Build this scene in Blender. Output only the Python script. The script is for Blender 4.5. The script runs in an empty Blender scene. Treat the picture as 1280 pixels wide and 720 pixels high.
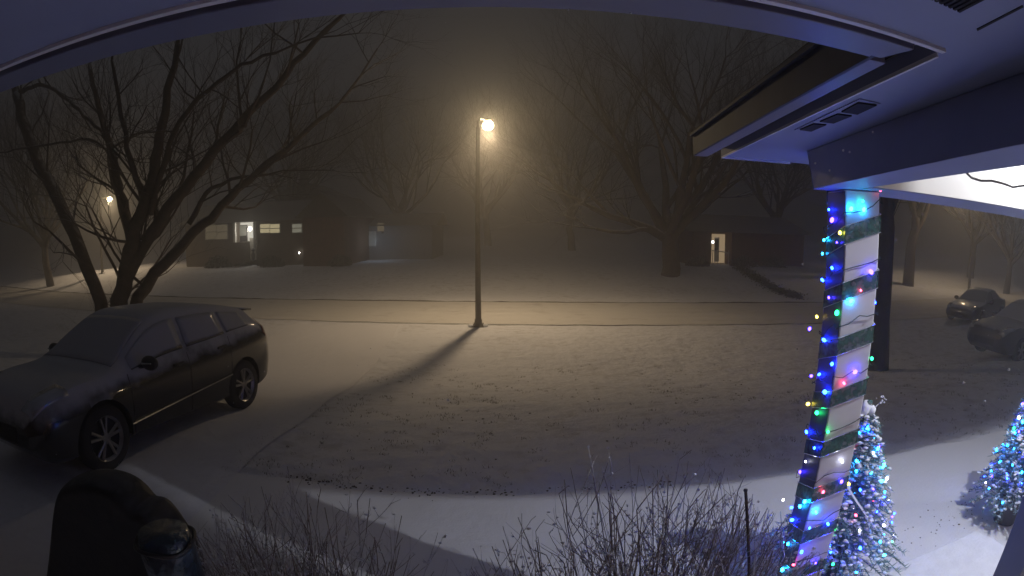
import bpy, math, random
from mathutils import Vector, Matrix, noise as mnoise
R = math.radians
scene = bpy.context.scene
COL = scene.collection

# ------------------------------------------------------------------ camera
FPX = 647.0            # fisheye: pixels per radian at 1280 wide
PITCH = R(6.7)
H = 2.5                # lens height above the near yard
cam_d = bpy.data.cameras.new('camera')
cam = bpy.data.objects.new('camera', cam_d); COL.objects.link(cam)
cam.location = (0, 0, H)
cam.rotation_euler = (R(90) - PITCH, 0, 0)
cam_d.type = 'PANO'
cam_d.panorama_type = 'FISHEYE_LENS_POLYNOMIAL'
cam_d.sensor_width = 36.0
cam_d.sensor_fit = 'HORIZONTAL'
cam_d.fisheye_fov = R(175)
k1 = (640.0 / FPX) / 18.0
cam_d.fisheye_polynomial_k0 = 0
cam_d.fisheye_polynomial_k1 = -k1
cam_d.fisheye_polynomial_k2 = 0
cam_d.fisheye_polynomial_k3 = 0
cam_d.fisheye_polynomial_k4 = 0
cam_d.clip_start = 0.02
cam_d.clip_end = 2000
scene.camera = cam

def ray(px, py):
    dx = px - 640.0; dy = 360.0 - py; r = math.hypot(dx, dy) or 1e-6; t = r / FPX
    c = (math.sin(t) * dx / r, math.sin(t) * dy / r, math.cos(t))
    cp, sp = math.cos(PITCH), math.sin(PITCH)
    return (c[0], c[2] * cp + c[1] * sp, c[1] * cp - c[2] * sp)
def atz(px, py, z):
    d = ray(px, py); k = (z - H) / d[2]
    return Vector((d[0] * k, d[1] * k, z))
def aty(px, py, y):
    d = ray(px, py); k = y / d[1]
    return Vector((d[0] * k, y, H + d[2] * k))
def sm(t):
    t = min(1.0, max(0.0, t)); return t * t * (3 - 2 * t)
def g(x, y):
    """height of the terrain: the yard falls to the street and rises again beyond it"""
    d = -0.9 * sm((y - 4.5) / 8.0)
    d += 0.85 * sm((y - 26.0) / 9.0) * sm((x + 50) / 16.0)
    return d
def onground(px, py):
    d = ray(px, py); k = 1.0
    while k < 200:
        k += 0.02
        if H + d[2] * k <= g(d[0] * k, d[1] * k): break
    return Vector((d[0] * k, d[1] * k, g(d[0] * k, d[1] * k)))

# ------------------------------------------------------------------ materials
def mat(name, color, rough=0.7, metal=0.0, var=0.15, scale=8.0, bump=0.0, bscale=40.0, emit=None, estr=0.0, spec=None, coat=0.0):
    m = bpy.data.materials.new(name); m.use_nodes = True
    nt = m.node_tree; N = nt.nodes; L = nt.links
    b = N['Principled BSDF']
    b.inputs['Roughness'].default_value = rough
    b.inputs['Metallic'].default_value = metal
    if spec is not None: b.inputs['Specular IOR Level'].default_value = spec
    if coat: b.inputs['Coat Weight'].default_value = coat
    tc = N.new('ShaderNodeTexCoord')
    nz = N.new('ShaderNodeTexNoise'); nz.inputs['Scale'].default_value = scale; nz.inputs['Detail'].default_value = 5
    L.new(tc.outputs['Object'], nz.inputs['Vector'])
    cr = N.new('ShaderNodeValToRGB')
    cr.color_ramp.elements[0].position = 0.3; cr.color_ramp.elements[1].position = 0.7
    cr.color_ramp.elements[0].color = tuple(c * (1 - var) for c in color) + (1,)
    cr.color_ramp.elements[1].color = tuple(min(1, c * (1 + var)) for c in color) + (1,)
    L.new(nz.outputs['Fac'], cr.inputs['Fac'])
    L.new(cr.outputs['Color'], b.inputs['Base Color'])
    if bump:
        n2 = N.new('ShaderNodeTexNoise'); n2.inputs['Scale'].default_value = bscale; n2.inputs['Detail'].default_value = 6
        L.new(tc.outputs['Object'], n2.inputs['Vector'])
        bp = N.new('ShaderNodeBump'); bp.inputs['Strength'].default_value = 1.0; bp.inputs['Distance'].default_value = bump
        L.new(n2.outputs['Fac'], bp.inputs['Height']); L.new(bp.outputs['Normal'], b.inputs['Normal'])
    if emit:
        b.inputs['Emission Color'].default_value = tuple(emit) + (1,)
        b.inputs['Emission Strength'].default_value = estr
    return m

def snowed(m, lo=0.35, hi=0.7, amount=1.0, snow=(0.78, 0.8, 0.84), nscale=14.0, nstr=0.5):
    """lay snow on the upward faces of a material (snow really lies there)"""
    nt = m.node_tree; N = nt.nodes; L = nt.links
    b = N['Principled BSDF']; out = N['Material Output']
    s = N.new('ShaderNodeBsdfDiffuse'); s.inputs['Color'].default_value = tuple(snow) + (1,)
    ge = N.new('ShaderNodeNewGeometry'); sp = N.new('ShaderNodeSeparateXYZ'); L.new(ge.outputs['Normal'], sp.inputs[0])
    tc = N.new('ShaderNodeTexCoord'); nz = N.new('ShaderNodeTexNoise'); nz.inputs['Scale'].default_value = nscale; nz.inputs['Detail'].default_value = 6
    L.new(tc.outputs['Object'], nz.inputs['Vector'])
    a = N.new('ShaderNodeMath'); a.operation = 'MULTIPLY_ADD'; a.inputs[1].default_value = nstr; L.new(nz.outputs['Fac'], a.inputs[0])
    a2 = N.new('ShaderNodeMath'); a2.operation = 'SUBTRACT'; a2.inputs[1].default_value = nstr * 0.5
    L.new(sp.outputs['Z'], a.inputs[2]); L.new(a.outputs[0], a2.inputs[0])
    mr = N.new('ShaderNodeMapRange'); mr.interpolation_type = 'SMOOTHSTEP'
    mr.inputs['From Min'].default_value = lo; mr.inputs['From Max'].default_value = hi; mr.inputs['To Max'].default_value = amount
    L.new(a2.outputs[0], mr.inputs['Value'])
    mx = N.new('ShaderNodeMixShader'); L.new(mr.outputs[0], mx.inputs[0]); L.new(b.outputs[0], mx.inputs[1]); L.new(s.outputs[0], mx.inputs[2])
    L.new(mx.outputs[0], out.inputs['Surface'])
    return m

def snow_ground(name, base=(0.72, 0.73, 0.76), patch=(0.16, 0.13, 0.09), plo=0.60, phi=0.75, pscale=9.0, pamt=0.7, lump=0.03, lscale=3.0, fine=0.004, tracks=False):
    m = bpy.data.materials.new(name); m.use_nodes = True
    nt = m.node_tree; N = nt.nodes; L = nt.links; b = N['Principled BSDF']
    b.inputs['Roughness'].default_value = 0.75
    b.inputs['Specular IOR Level'].default_value = 0.25
    tc = N.new('ShaderNodeTexCoord')
    def nz(scale, detail=6, rough=0.6):
        n = N.new('ShaderNodeTexNoise'); n.inputs['Scale'].default_value = scale; n.inputs['Detail'].default_value = detail; n.inputs['Roughness'].default_value = rough
        L.new(tc.outputs['Object'], n.inputs['Vector']); return n
    n1 = nz(pscale); n2 = nz(0.45, 3); n3 = nz(38, 4)
    # patches of grass showing: fine spots gated by a broad noise
    ad = N.new('ShaderNodeMath'); ad.operation = 'MULTIPLY_ADD'; ad.inputs[1].default_value = 0.45
    L.new(n2.outputs['Fac'], ad.inputs[0]); L.new(n1.outputs['Fac'], ad.inputs[2])
    ad2 = N.new('ShaderNodeMath'); ad2.operation = 'MULTIPLY_ADD'; ad2.inputs[1].default_value = 0.25
    L.new(n3.outputs['Fac'], ad2.inputs[0]); L.new(ad.outputs[0], ad2.inputs[2])
    mr = N.new('ShaderNodeMapRange'); mr.inputs['From Min'].default_value = plo + 0.35; mr.inputs['From Max'].default_value = phi + 0.35; mr.inputs['To Max'].default_value = pamt
    L.new(ad2.outputs[0], mr.inputs['Value'])
    mx = N.new('ShaderNodeMix'); mx.data_type = 'RGBA'
    mx.inputs[6].default_value = tuple(base) + (1,); mx.inputs[7].default_value = tuple(patch) + (1,)
    L.new(mr.outputs[0], mx.inputs[0]); L.new(mx.outputs[2], b.inputs['Base Color'])
    nb = nz(lscale, 8, 0.62); nf = nz(60, 3)
    b1 = N.new('ShaderNodeBump'); b1.inputs['Distance'].default_value = lump; L.new(nb.outputs['Fac'], b1.inputs['Height'])
    b2 = N.new('ShaderNodeBump'); b2.inputs['Distance'].default_value = fine; L.new(nf.outputs['Fac'], b2.inputs['Height'])
    L.new(b1.outputs['Normal'], b2.inputs['Normal'])
    last = b2
    if tracks:
        w = N.new('ShaderNodeTexWave'); w.bands_direction = 'Y'; w.inputs['Scale'].default_value = 0.33; w.inputs['Distortion'].default_value = 1.5; w.inputs['Detail'].default_value = 3
        L.new(tc.outputs['Object'], w.inputs['Vector'])
        b3 = N.new('ShaderNodeBump'); b3.inputs['Distance'].default_value = 0.03; L.new(w.outputs['Fac'], b3.inputs['Height'])
        L.new(b2.outputs['Normal'], b3.inputs['Normal']); last = b3
    L.new(last.outputs['Normal'], b.inputs['Normal'])
    return m

def emis(name, color, strength):
    m = bpy.data.materials.new(name); m.use_nodes = True
    nt = m.node_tree; nt.nodes.clear()
    e = nt.nodes.new('ShaderNodeEmission'); e.inputs[0].default_value = tuple(color) + (1,); e.inputs[1].default_value = strength
    o = nt.nodes.new('ShaderNodeOutputMaterial'); nt.links.new(e.outputs[0], o.inputs[0])
    return m

M = {}
M['lawn'] = snow_ground('lawn_snow', plo=0.52, phi=0.78, pamt=0.34, pscale=3.2, lump=0.16, lscale=1.7, fine=0.012, base=(0.80, 0.82, 0.89))
M['far_lawn'] = M['lawn']
M['road'] = snow_ground('road_snow', base=(0.66, 0.65, 0.64), patch=(0.3, 0.27, 0.24), plo=0.56, phi=0.8, pamt=0.5, pscale=1.3, lump=0.05, lscale=1.5, tracks=True)
M['path'] = snow_ground('path_snow', base=(0.78, 0.79, 0.82), plo=0.8, phi=0.95, pamt=0.2, lump=0.02, lscale=2.0, fine=0.003)
M['drive'] = snow_ground('driveway_snow', base=(0.75, 0.76, 0.82), plo=0.6, phi=0.9, pamt=0.3, lump=0.05, lscale=2.0)
M['twigsnow'] = mat('frost', (0.6, 0.62, 0.66), 0.8, var=0.1)
M['snow'] = mat('fresh_snow', (0.78, 0.8, 0.84), 0.8, var=0.05, bump=0.006, bscale=30)
M['kerb'] = snowed(mat('kerb_concrete', (0.07, 0.06, 0.055), 0.9, var=0.3, scale=3), 0.9, 1.0, 0.6)
M['debris'] = mat('wet_leaves', (0.045, 0.035, 0.025), 0.9, var=0.4)
M['soffit'] = mat('soffit_paint', (0.30, 0.34, 0.52), 0.55, var=0.05, scale=2.5)
M['gutter'] = mat('gutter_metal', (0.19, 0.21, 0.31), 0.4, var=0.06, scale=5)
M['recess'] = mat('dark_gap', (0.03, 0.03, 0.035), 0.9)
M['roofing'] = mat('roof_shingle', (0.06, 0.055, 0.05), 0.95, var=0.3, scale=20)
M['beam'] = mat('beam_paint', (0.27, 0.30, 0.46), 0.5, var=0.06, scale=3)
M['navy'] = mat('navy_paint_and_shade', (0.07, 0.08, 0.14), 0.5, var=0.08, scale=3)  # right column's paint; also painted-in shade on the corner column's left face
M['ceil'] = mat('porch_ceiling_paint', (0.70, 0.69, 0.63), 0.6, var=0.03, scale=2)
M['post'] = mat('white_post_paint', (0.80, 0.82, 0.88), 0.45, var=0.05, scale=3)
M['vent'] = mat('vent_dark', (0.012, 0.012, 0.014), 0.8)
M['brickwall'] = mat('house_brick', (0.22, 0.12, 0.09), 0.9, var=0.3, scale=12)
M['cable'] = mat('green_cable', (0.01, 0.03, 0.02), 0.5)
M['greycable'] = mat('grey_cable', (0.10, 0.095, 0.09), 0.6)
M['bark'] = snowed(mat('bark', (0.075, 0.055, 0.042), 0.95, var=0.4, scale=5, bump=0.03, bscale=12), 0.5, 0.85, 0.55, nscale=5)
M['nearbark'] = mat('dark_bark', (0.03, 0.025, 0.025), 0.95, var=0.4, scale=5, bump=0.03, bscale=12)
M['twig'] = snowed(mat('twig_bark', (0.22, 0.19, 0.17), 0.9, var=0.3, scale=30), 0.1, 0.5, 0.8, nscale=25, nstr=0.8)
M['farbark'] = mat('far_bark', (0.05, 0.038, 0.03), 0.95, var=0.3, scale=2)
M['pole'] = mat('pole_paint', (0.12, 0.10, 0.08), 0.6, metal=0.3, var=0.15)
M['lampglass'] = emis('sodium_lamp', (1.0, 0.74, 0.40), 150)
M['bodypaint'] = snowed(mat('black_car_paint', (0.012, 0.012, 0.016), 0.25, var=0.1, coat=0.6), 0.16, 0.5, 0.9, snow=(0.52, 0.53, 0.57), nscale=4, nstr=0.5)
M['carpaint2'] = snowed(mat('dark_blue_car_paint', (0.03, 0.035, 0.06), 0.3, var=0.1, coat=0.4), 0.5, 0.85, 0.7, nscale=6, nstr=0.25)
M['carpaint3'] = snowed(mat('dark_grey_car_paint', (0.02, 0.02, 0.025), 0.3, var=0.1, coat=0.4), 0.6, 0.95, 0.5, nscale=6, nstr=0.25)
M['glass'] = snowed(mat('car_glass', (0.02, 0.022, 0.028), 0.1, var=0.1, spec=0.7), -0.1, 0.45, 0.78, snow=(0.50, 0.51, 0.56), nscale=5, nstr=0.35)
M['rubber'] = mat('rubber', (0.015, 0.015, 0.016), 0.85)
M['alloy'] = mat('alloy', (0.30, 0.29, 0.29), 0.35, metal=0.8)
M['chrome'] = mat('chrome_trim', (0.6, 0.6, 0.62), 0.2, metal=1.0)
M['headlamp'] = mat('headlamp_lens', (0.4, 0.42, 0.5), 0.08, metal=0.4, coat=1.0)
M['taillamp'] = mat('tail_lens', (0.25, 0.02, 0.02), 0.2, coat=1.0)
M['blackplastic'] = mat('black_plastic', (0.014, 0.014, 0.018), 0.45, bump=0.01, bscale=8)
M['grillcover'] = snowed(mat('vinyl_cover', (0.008, 0.008, 0.012), 0.55, bump=0.02, bscale=5), 0.8, 1.0, 0.05)
M['bluebag'] = mat('blue_black_plastic', (0.01, 0.03, 0.055), 0.22, bump=0.05, bscale=9, coat=0.4)
M['needle'] = mat('fir_needles', (0.14, 0.24, 0.26), 0.6, var=0.4, scale=20)
M['ribbon'] = mat('sheer_green_ribbon', (0.04, 0.13, 0.11), 0.3, var=0.6, scale=45, metal=0.2)
def sheer(m, f):
    nt = m.node_tree; o = nt.nodes['Material Output']; b = nt.nodes['Principled BSDF']; tr = nt.nodes.new('ShaderNodeBsdfTransparent'); mx = nt.nodes.new('ShaderNodeMixShader')
    n = nt.nodes.new('ShaderNodeTexNoise'); n.inputs['Scale'].default_value = 30; tc = nt.nodes.new('ShaderNodeTexCoord'); nt.links.new(tc.outputs['Object'], n.inputs['Vector'])
    mr = nt.nodes.new('ShaderNodeMapRange'); mr.inputs['From Min'].default_value = .35; mr.inputs['From Max'].default_value = .65; mr.inputs['To Min'].default_value = f - .2; mr.inputs['To Max'].default_value = min(1, f + .3)
    nt.links.new(n.outputs['Fac'], mr.inputs['Value']); nt.links.new(mr.outputs[0], mx.inputs[0]); nt.links.new(tr.outputs[0], mx.inputs[1]); nt.links.new(b.outputs[0], mx.inputs[2]); nt.links.new(mx.outputs[0], o.inputs['Surface'])
sheer(M['ribbon'], .75)
M['silver'] = mat('silver_wire', (0.7, 0.75, 0.8), 0.25, metal=0.9)
M['pot'] = mat('dark_pot', (0.02, 0.02, 0.035), 0.5)
M['twine'] = mat('pale_ribbon', (0.6, 0.65, 0.75), 0.5)
M['siding'] = mat('far_siding', (0.14, 0.115, 0.095), 0.9, var=0.2, scale=1.5)
M['brick'] = mat('far_brick', (0.13, 0.07, 0.05), 0.95, var=0.3, scale=3)
M['farroof'] = snowed(mat('far_shingles', (0.07, 0.065, 0.06), 0.95, var=0.25, scale=2), 0.3, 0.9, 0.22)
M['trim'] = mat('white_trim', (0.7, 0.7, 0.66), 0.6)
M['darkpane'] = mat('dark_window', (0.03, 0.03, 0.035), 0.15)
M['warmpane'] = emis('warm_window', (0.85, 0.72, 0.42), 0.62)
M['dimpane'] = emis('dim_window', (0.75, 0.6, 0.38), 0.14)
M['palepane'] = emis('pale_window', (0.75, 0.72, 0.55), 0.30)
M['doorway'] = emis('lit_doorway', (1.0, 0.95, 0.80), 0.9)
M['doorway2'] = emis('lit_doorway_warm', (1.0, 0.72, 0.42), 0.40)
M['doorwhite'] = mat('door_white', (0.75, 0.72, 0.65), 0.5)
M['lampwhite'] = emis('white_lamp', (1.0, 0.95, 0.85), 14)
M['hedge'] = snowed(mat('hedge_leaves', (0.03, 0.035, 0.02), 0.9, var=0.4, scale=6), 0.6, 0.95, 0.5)
BULB = {c: emis('bulb_' + c, col, st) for c, col, st in [
    ('blue', (0.004, 0.022, 1.0), 115), ('violet', (0.045, 0.02, 1.0), 40), ('cyan', (0.010, 0.34, 1.0), 55),
    ('green', (0.015, 1.0, 0.22), 14), ('yellow', (1.0, 0.72, 0.08), 14), ('red', (1.0, 0.06, 0.12), 16), ('white', (0.8, 0.8, 1.0), 18)]}

# ------------------------------------------------------------------ mesh helpers
class MB:
    def __init__(s): s.v = []; s.f = []
    def add(s, vs, fs):
        b = len(s.v); s.v.extend(tuple(v) for v in vs); s.f.extend(tuple(b + i for i in f) for f in fs)
    def box(s, x0, x1, y0, y1, z0, z1, mtx=None):
        vs = [Vector((x, y, z)) for z in (z0, z1) for y in (y0, y1) for x in (x0, x1)]
        if mtx: vs = [mtx @ v for v in vs]
        s.add(vs, [(0, 2, 3, 1), (4, 5, 7, 6), (0, 1, 5, 4), (2, 6, 7, 3), (0, 4, 6, 2), (1, 3, 7, 5)])
    def prism(s, poly, z0, z1):
        n = len(poly)
        a = sum(poly[i][0] * poly[(i + 1) % n][1] - poly[(i + 1) % n][0] * poly[i][1] for i in range(n))
        if a < 0: poly = poly[::-1]
        vs = [(p[0], p[1], z0) for p in poly] + [(p[0], p[1], z1) for p in poly]
        s.add(vs, [tuple(range(n))[::-1], tuple(range(n, 2 * n))] + [(i, (i + 1) % n, n + (i + 1) % n, n + i) for i in range(n)])
    def tube(s, pts, rad, n=6, cap=True):
        pts = [Vector(p) for p in pts]
        if not hasattr(rad, '__len__'): rad = [rad] * len(pts)
        rings = []; up = None
        for i, p in enumerate(pts):
            t = (pts[min(i + 1, len(pts) - 1)] - pts[max(i - 1, 0)])
            if t.length < 1e-9: t = Vector((0, 0, 1))
            t.normalize()
            if up is None:
                up = t.orthogonal().normalized()
            else:
                up = (up - t * up.dot(t))
                if up.length < 1e-6: up = t.orthogonal()
                up.normalize()
            w = t.cross(up)
            rings.append([p + (up * math.cos(2 * math.pi * k / n) + w * math.sin(2 * math.pi * k / n)) * rad[i] for k in range(n)])
        vs = [v for r in rings for v in r]; fs = []
        for i in range(len(rings) - 1):
            for k in range(n):
                a = i * n + k; b = i * n + (k + 1) % n
                fs.append((a, b, b + n, a + n))
        if cap:
            fs.append(tuple(range(n))[::-1]); fs.append(tuple(range(len(vs) - n, len(vs))))
        s.add(vs, fs)
    def ell(s, c, r, n=10, m=7, jit=0.0, rnd=None):
        c = Vector(c); r = Vector((r, r, r)) if not hasattr(r, '__len__') else Vector(r)
        vs = [c + Vector((0, 0, -r.z))]; fs = []
        for j in range(1, m):
            ph = -math.pi / 2 + math.pi * j / m
            for k in range(n):
                th = 2 * math.pi * k / n
                q = 1 + (rnd.uniform(-jit, jit) if rnd else 0)
                vs.append(c + Vector((r.x * math.cos(ph) * math.cos(th) * q, r.y * math.cos(ph) * math.sin(th) * q, r.z * math.sin(ph) * q)))
        vs.append(c + Vector((0, 0, r.z)))
        for k in range(n): fs.append((0, 1 + (k + 1) % n, 1 + k))
        for j in range(m - 2):
            for k in range(n):
                a = 1 + j * n + k; b = 1 + j * n + (k + 1) % n
                fs.append((a, b, b + n, a + n))
        t = len(vs) - 1
        for k in range(n): fs.append((t, t - n + k, t - n + (k + 1) % n))
        s.add(vs, fs)
    def grid(s, rows, close=False):
        nr = len(rows); nc = len(rows[0]); vs = [p for r in rows for p in r]; fs = []
        for i in range(nr - 1):
            for j in range(nc - 1 + (1 if close else 0)):
                a = i * nc + j; b = i * nc + (j + 1) % nc
                fs.append((a, b, b + nc, a + nc))
        s.add(vs, fs)
    def build(s, name, m, parent=None, smooth=False, bevel=0.0):
        me = bpy.data.meshes.new(name); me.from_pydata(s.v, [], s.f); me.update()
        o = bpy.data.objects.new(name, me); COL.objects.link(o)
        for mm in (m if isinstance(m, (list, tuple)) else [m]): me.materials.append(mm)
        if smooth: me.polygons.foreach_set('use_smooth', [True] * len(me.polygons))
        if parent: o.parent = parent
        if bevel:
            md = o.modifiers.new('bevel', 'BEVEL'); md.width = bevel; md.segments = 2; md.limit_method = 'ANGLE'
        return o
def tag(o, label=None, cat=None, group=None, kind=None):
    if label: o['label'] = label
    if cat: o['category'] = cat
    if group: o['group'] = group
    if kind: o['kind'] = kind
    return o
def empty(name, loc, label, cat, rz=0, group=None):
    o = bpy.data.objects.new(name, None); COL.objects.link(o); o.empty_display_size = 0.2
    o.location = loc; o.rotation_euler = (0, 0, rz); tag(o, label, cat, group); return o
def copy_tree(o, parent=None):
    c = o.copy(); COL.objects.link(c); c.parent = parent
    for ch in list(o.children): copy_tree(ch, c)
    return c
def lamp(name, loc, power, color, radius=0.05, parent=None, typ='POINT'):
    d = bpy.data.lights.new(name, typ); d.energy = power; d.color = color; d.shadow_soft_size = radius
    o = bpy.data.objects.new(name, d); COL.objects.link(o); o.location = loc
    if parent: o.parent = parent
    return o

# ------------------------------------------------------------------ terrain
def axis(lo, hi, near, step, grow):
    a = []; x = near[0]
    while x <= near[1]: a.append(x); x += step
    st = step; x = a[-1]
    while x < hi: st *= grow; x += st; a.append(min(x, hi))
    st = step; x = a[0]; L = []
    while x > lo: st *= grow; x -= st; L.append(max(x, lo))
    return L[::-1] + a
def lumps(x, y):
    n = mnoise.noise(Vector((x * 0.35, y * 0.35, 0))) * 0.05 + mnoise.noise(Vector((x * 1.3, y * 1.3, 3))) * 0.022 + mnoise.noise(Vector((x * 4.5, y * 4.5, 7))) * 0.010
    return n
xs = axis(-320, 320, (-12, 14), 0.16, 1.045)
ys = axis(-12, 420, (0.5, 14), 0.16, 1.045)
mb = MB()
def road_c(x):   # centre line of the street
    return 20.6 - 0.055 * x + (0.0034 * (x + 12) ** 2 if x < -12 else 0) - (0.0 if x < 10 else -0.006 * (x - 10) ** 2)
RW = 2.7
def flat(x, y):
    """1 where the ground is lawn, 0 where it is path, drive or road"""
    f = sm((y - 4.2) / 0.5)
    f *= 1 - 0.9 * sm((RW + 0.6 - abs(y - road_c(x))) / 0.5)
    if -7.2 < x < -2.6 and y < 18: f *= 0.1
    return f
mb.grid([[(x, y, g(x, y) + (lumps(x, y) if -60 < x < 60 and y < 80 else 0) * flat(x, y)) for y in ys] for x in xs])
mb.f = [f[::-1] for f in mb.f]
tag(mb.build('snowy_lawn', M['lawn'], smooth=True), kind='structure')

def sheet(name, rows, m, dz=0.02):
    b = MB(); b.grid([[(p[0], p[1], g(p[0], p[1]) + dz) for p in r] for r in rows])
    o = b.build(name, m, smooth=True); tag(o, kind='structure')
    if o.data.polygons[0].normal.z < 0:
        o.data.flip_normals()
    return o
# near path strip along the planting bed
sheet('snowy_path', [[(x, 1.9 + (4.42 + 0.05 * math.sin(x * 1.7) + 0.03 * math.sin(x * 5.1) - 1.9) * t / 8) for t in range(9)] for x in [(-2.9 + 0.25 * i) for i in range(70)]], M['path'], 0.010)
sheet('snowy_driveway', [[(-7.0 + 4.1 * s / 6 - 0.09 * max(0, y - 6) + (0.03 * math.sin(y * 2.1)), y) for s in range(7)] for y in [0.8 + 0.25 * i for i in range(68)]], M['drive'], 0.014)
sheet('snowy_road', [[(x, road_c(x) - RW + 2 * RW * t / 10) for t in range(11)] for x in [(-64 + 1.0 * i) for i in range(128)]], M['road'], 0.018)

def kerb(name, pts, h=0.07, w=0.11):
    b = MB(); rows = []
    for i, (x, y) in enumerate(pts):
        z = g(x, y) - 0.02
        q = 0.5 + 0.8 * abs(mnoise.noise(Vector((x * 0.8, y, 1)))) * 2
        hh = h * min(1.1, q) + 0.02
        rows.append([(x, y - w / 2, z), (x, y - w / 2, z + hh), (x, y + w / 2, z + hh), (x, y + w / 2, z)])
    b.grid(rows); return tag(b.build(name, M['kerb']), kind='structure')
kerb('far_kerb', [(x * 0.5, road_c(x * 0.5) + RW + 0.02 + 0.03 * math.sin(x)) for x in range(-90, 36)], 0.06, 0.12)
kerb('near_kerb', [(x * 0.4, road_c(x * 0.4) - RW - 0.05 + 0.05 * math.sin(x * 1.3)) for x in range(-19, 40)], 0.022, 0.09)

# debris along the bed edge, one uncountable scatter
rnd = random.Random(4)
b = MB()
def crumb(x, y, s):
    b.ell((x, y, g(x, y) + 0.01), (s * rnd.uniform(.6, 1.6), s * rnd.uniform(.6, 1.4), s * rnd.uniform(.4, .9)), 5, 4, 0.3, rnd)
for i in range(210):
    x = rnd.uniform(-2.3, 1.6); crumb(x, 4.42 + 0.05 * math.sin(x * 1.7) + rnd.gauss(0.04, 0.05), rnd.uniform(0.004, 0.014))
for i in range(60):
    x = rnd.gauss(3.9, 0.5); crumb(x, 2.95 + 0.12 * rnd.gauss(0, 1) + 0.1 * (x - 4), rnd.uniform(0.003, 0.009))
for i in range(160):
    crumb(rnd.uniform(-3, 10), rnd.uniform(4.5, 11), rnd.uniform(0.004, 0.014))
tag(b.build('leaf_litter', M['debris']), 'dark leaf crumbs scattered on the snow by the bed edge', 'leaf litter', kind='stuff')
b = MB()
for i in range(1000):
    x0_ = rnd.uniform(-3.2, 12); y0_ = 4.5 + 8.0 * rnd.random() ** 1.3; sz = rnd.uniform(.02, .075)
    if mnoise.noise(Vector((x0_ * .7, y0_ * .7, 11))) < rnd.uniform(-.35, .25): continue
    for q_ in range(int(5 + sz * 160)):
        x = x0_ + rnd.gauss(0, sz); y = y0_ + rnd.gauss(0, sz); z = g(x, y) + lumps(x, y) * flat(x, y)
        a = rnd.uniform(0, 6.28); hh = rnd.uniform(0.012, 0.04); w = 0.004
        dx, dy = math.cos(a), math.sin(a); lx, ly = rnd.gauss(0, .02), rnd.gauss(0, .02)
        b.add([(x - dx * w, y - dy * w, z - .005), (x + dx * w, y + dy * w, z - .005), (x + lx, y + ly, z + hh)], [(0, 1, 2)])
tag(b.build('grass_blades', M['debris']), 'short grass tips poking through the snow on the lawn', 'grass', kind='stuff')

# ------------------------------------------------------------------ the porch and eave of the near house
porch = empty('porch', (1.2, 0.6, 0), 'painted porch roof with soffit, beams, columns and white lit ceiling', 'porch')
pl = porch.location.copy()
def pbuild(mbx, name, m, **k):
    mbx.v = [(v[0] - pl.x, v[1] - pl.y, v[2] - pl.z) for v in mbx.v]
    return mbx.build(name, m, k.pop('parent', porch), **k)
ZS, ZB, ZC, SC = 2.9, 2.725, 3.70, 1.184
yi = lambda x: 0.787 + 0.042 * (x - 0.0) * 0.8          # inner line of the front gutter
yo = lambda x: 0.876 + 0.040 * x
cb = [(0.70, 0.88), (0.946, 2.62)]
XA0, XA1 = 0.79, 0.952     # porch gutter: outer bottom at y .93 and 2.7
def xb(y): return 0.792 + (y - .927) * (0.975 - .792) / (2.6 - .927)
def xc(y): return 0.837 + (y - .885) * (1.045 - .837) / (2.6 - .885)
def xd(y): return 0.919 + (y - .887) * (1.153 - .919) / (2.683 - .887)
def xe(y): return 1.19 + (y - .743) * (1.54 - 1.19) / (2.71 - .743)
b = MB()
b.prism([(-5, -.6), (xd(.8), -.6), (xd(.80), yi(xd(.8)) - .02), (-5, yi(-5) - .02)], ZS + .012, ZS + .05)
pbuild(b, 'soffit', M['soffit'])
b = MB()
b.prism([(xd(-.6), -.6), (xe(-.6) + .05, -.6), (xe(2.2) + .02, 2.22), (2.0, 2.30), (9.0, 3.2), (9.0, 3.6), (1.6, 2.69), (xd(2.683), 2.70), (xd(.82), .82)], ZS + .0135, ZS + .052)
sof2 = pbuild(b, 'soffit', M['soffit'])
# gutters: bottom trim, a dark recess behind it, and the trough
b = MB()
b.prism([(-5, yi(-5)), (xc(.85), yi(xc(.85))), (xc(.9) - .03, yo(.8)), (-5, yo(-5))], ZS, ZS + .025)
b.prism([(-5, yo(-5) - .004), (xb(.93), yo(.8) - .004), (xb(.93), yo(.8) + .014), (-5, yo(-5) + .014)], ZS + .002, ZS + .12)
g1 = pbuild(b, 'gutter', M['gutter'], bevel=0.003)
b = MB()
b.prism([(xb(.93), .93), (xc(.93), .93), (xc(2.66), 2.66), (xb(2.66), 2.66)], ZS, ZS + .02)
pbuild(b, 'gutter', M['gutter'], bevel=0.002)
b = MB()
b.prism([(xb(.93) - .012, .90), (xb(.93), .90), (xb(2.66), 2.66), (xb(2.66) - .012, 2.66)], ZS + .001, ZS + .115)
b.prism([(xb(.93) - .03, .90), (xb(.93) - .012, .90), (xb(2.66) - .012, 2.66), (xb(2.66) - .03, 2.66)], ZS + .105, ZS + .12)
pbuild(b, 'fascia', mat('fascia_paint', (.05, .06, .10), .6), bevel=0.002)
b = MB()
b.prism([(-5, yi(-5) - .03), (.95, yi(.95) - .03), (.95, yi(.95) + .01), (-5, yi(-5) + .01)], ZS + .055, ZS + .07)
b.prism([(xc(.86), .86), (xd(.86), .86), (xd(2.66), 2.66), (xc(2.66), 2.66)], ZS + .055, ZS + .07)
pbuild(b, 'recess', M['recess'])
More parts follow.
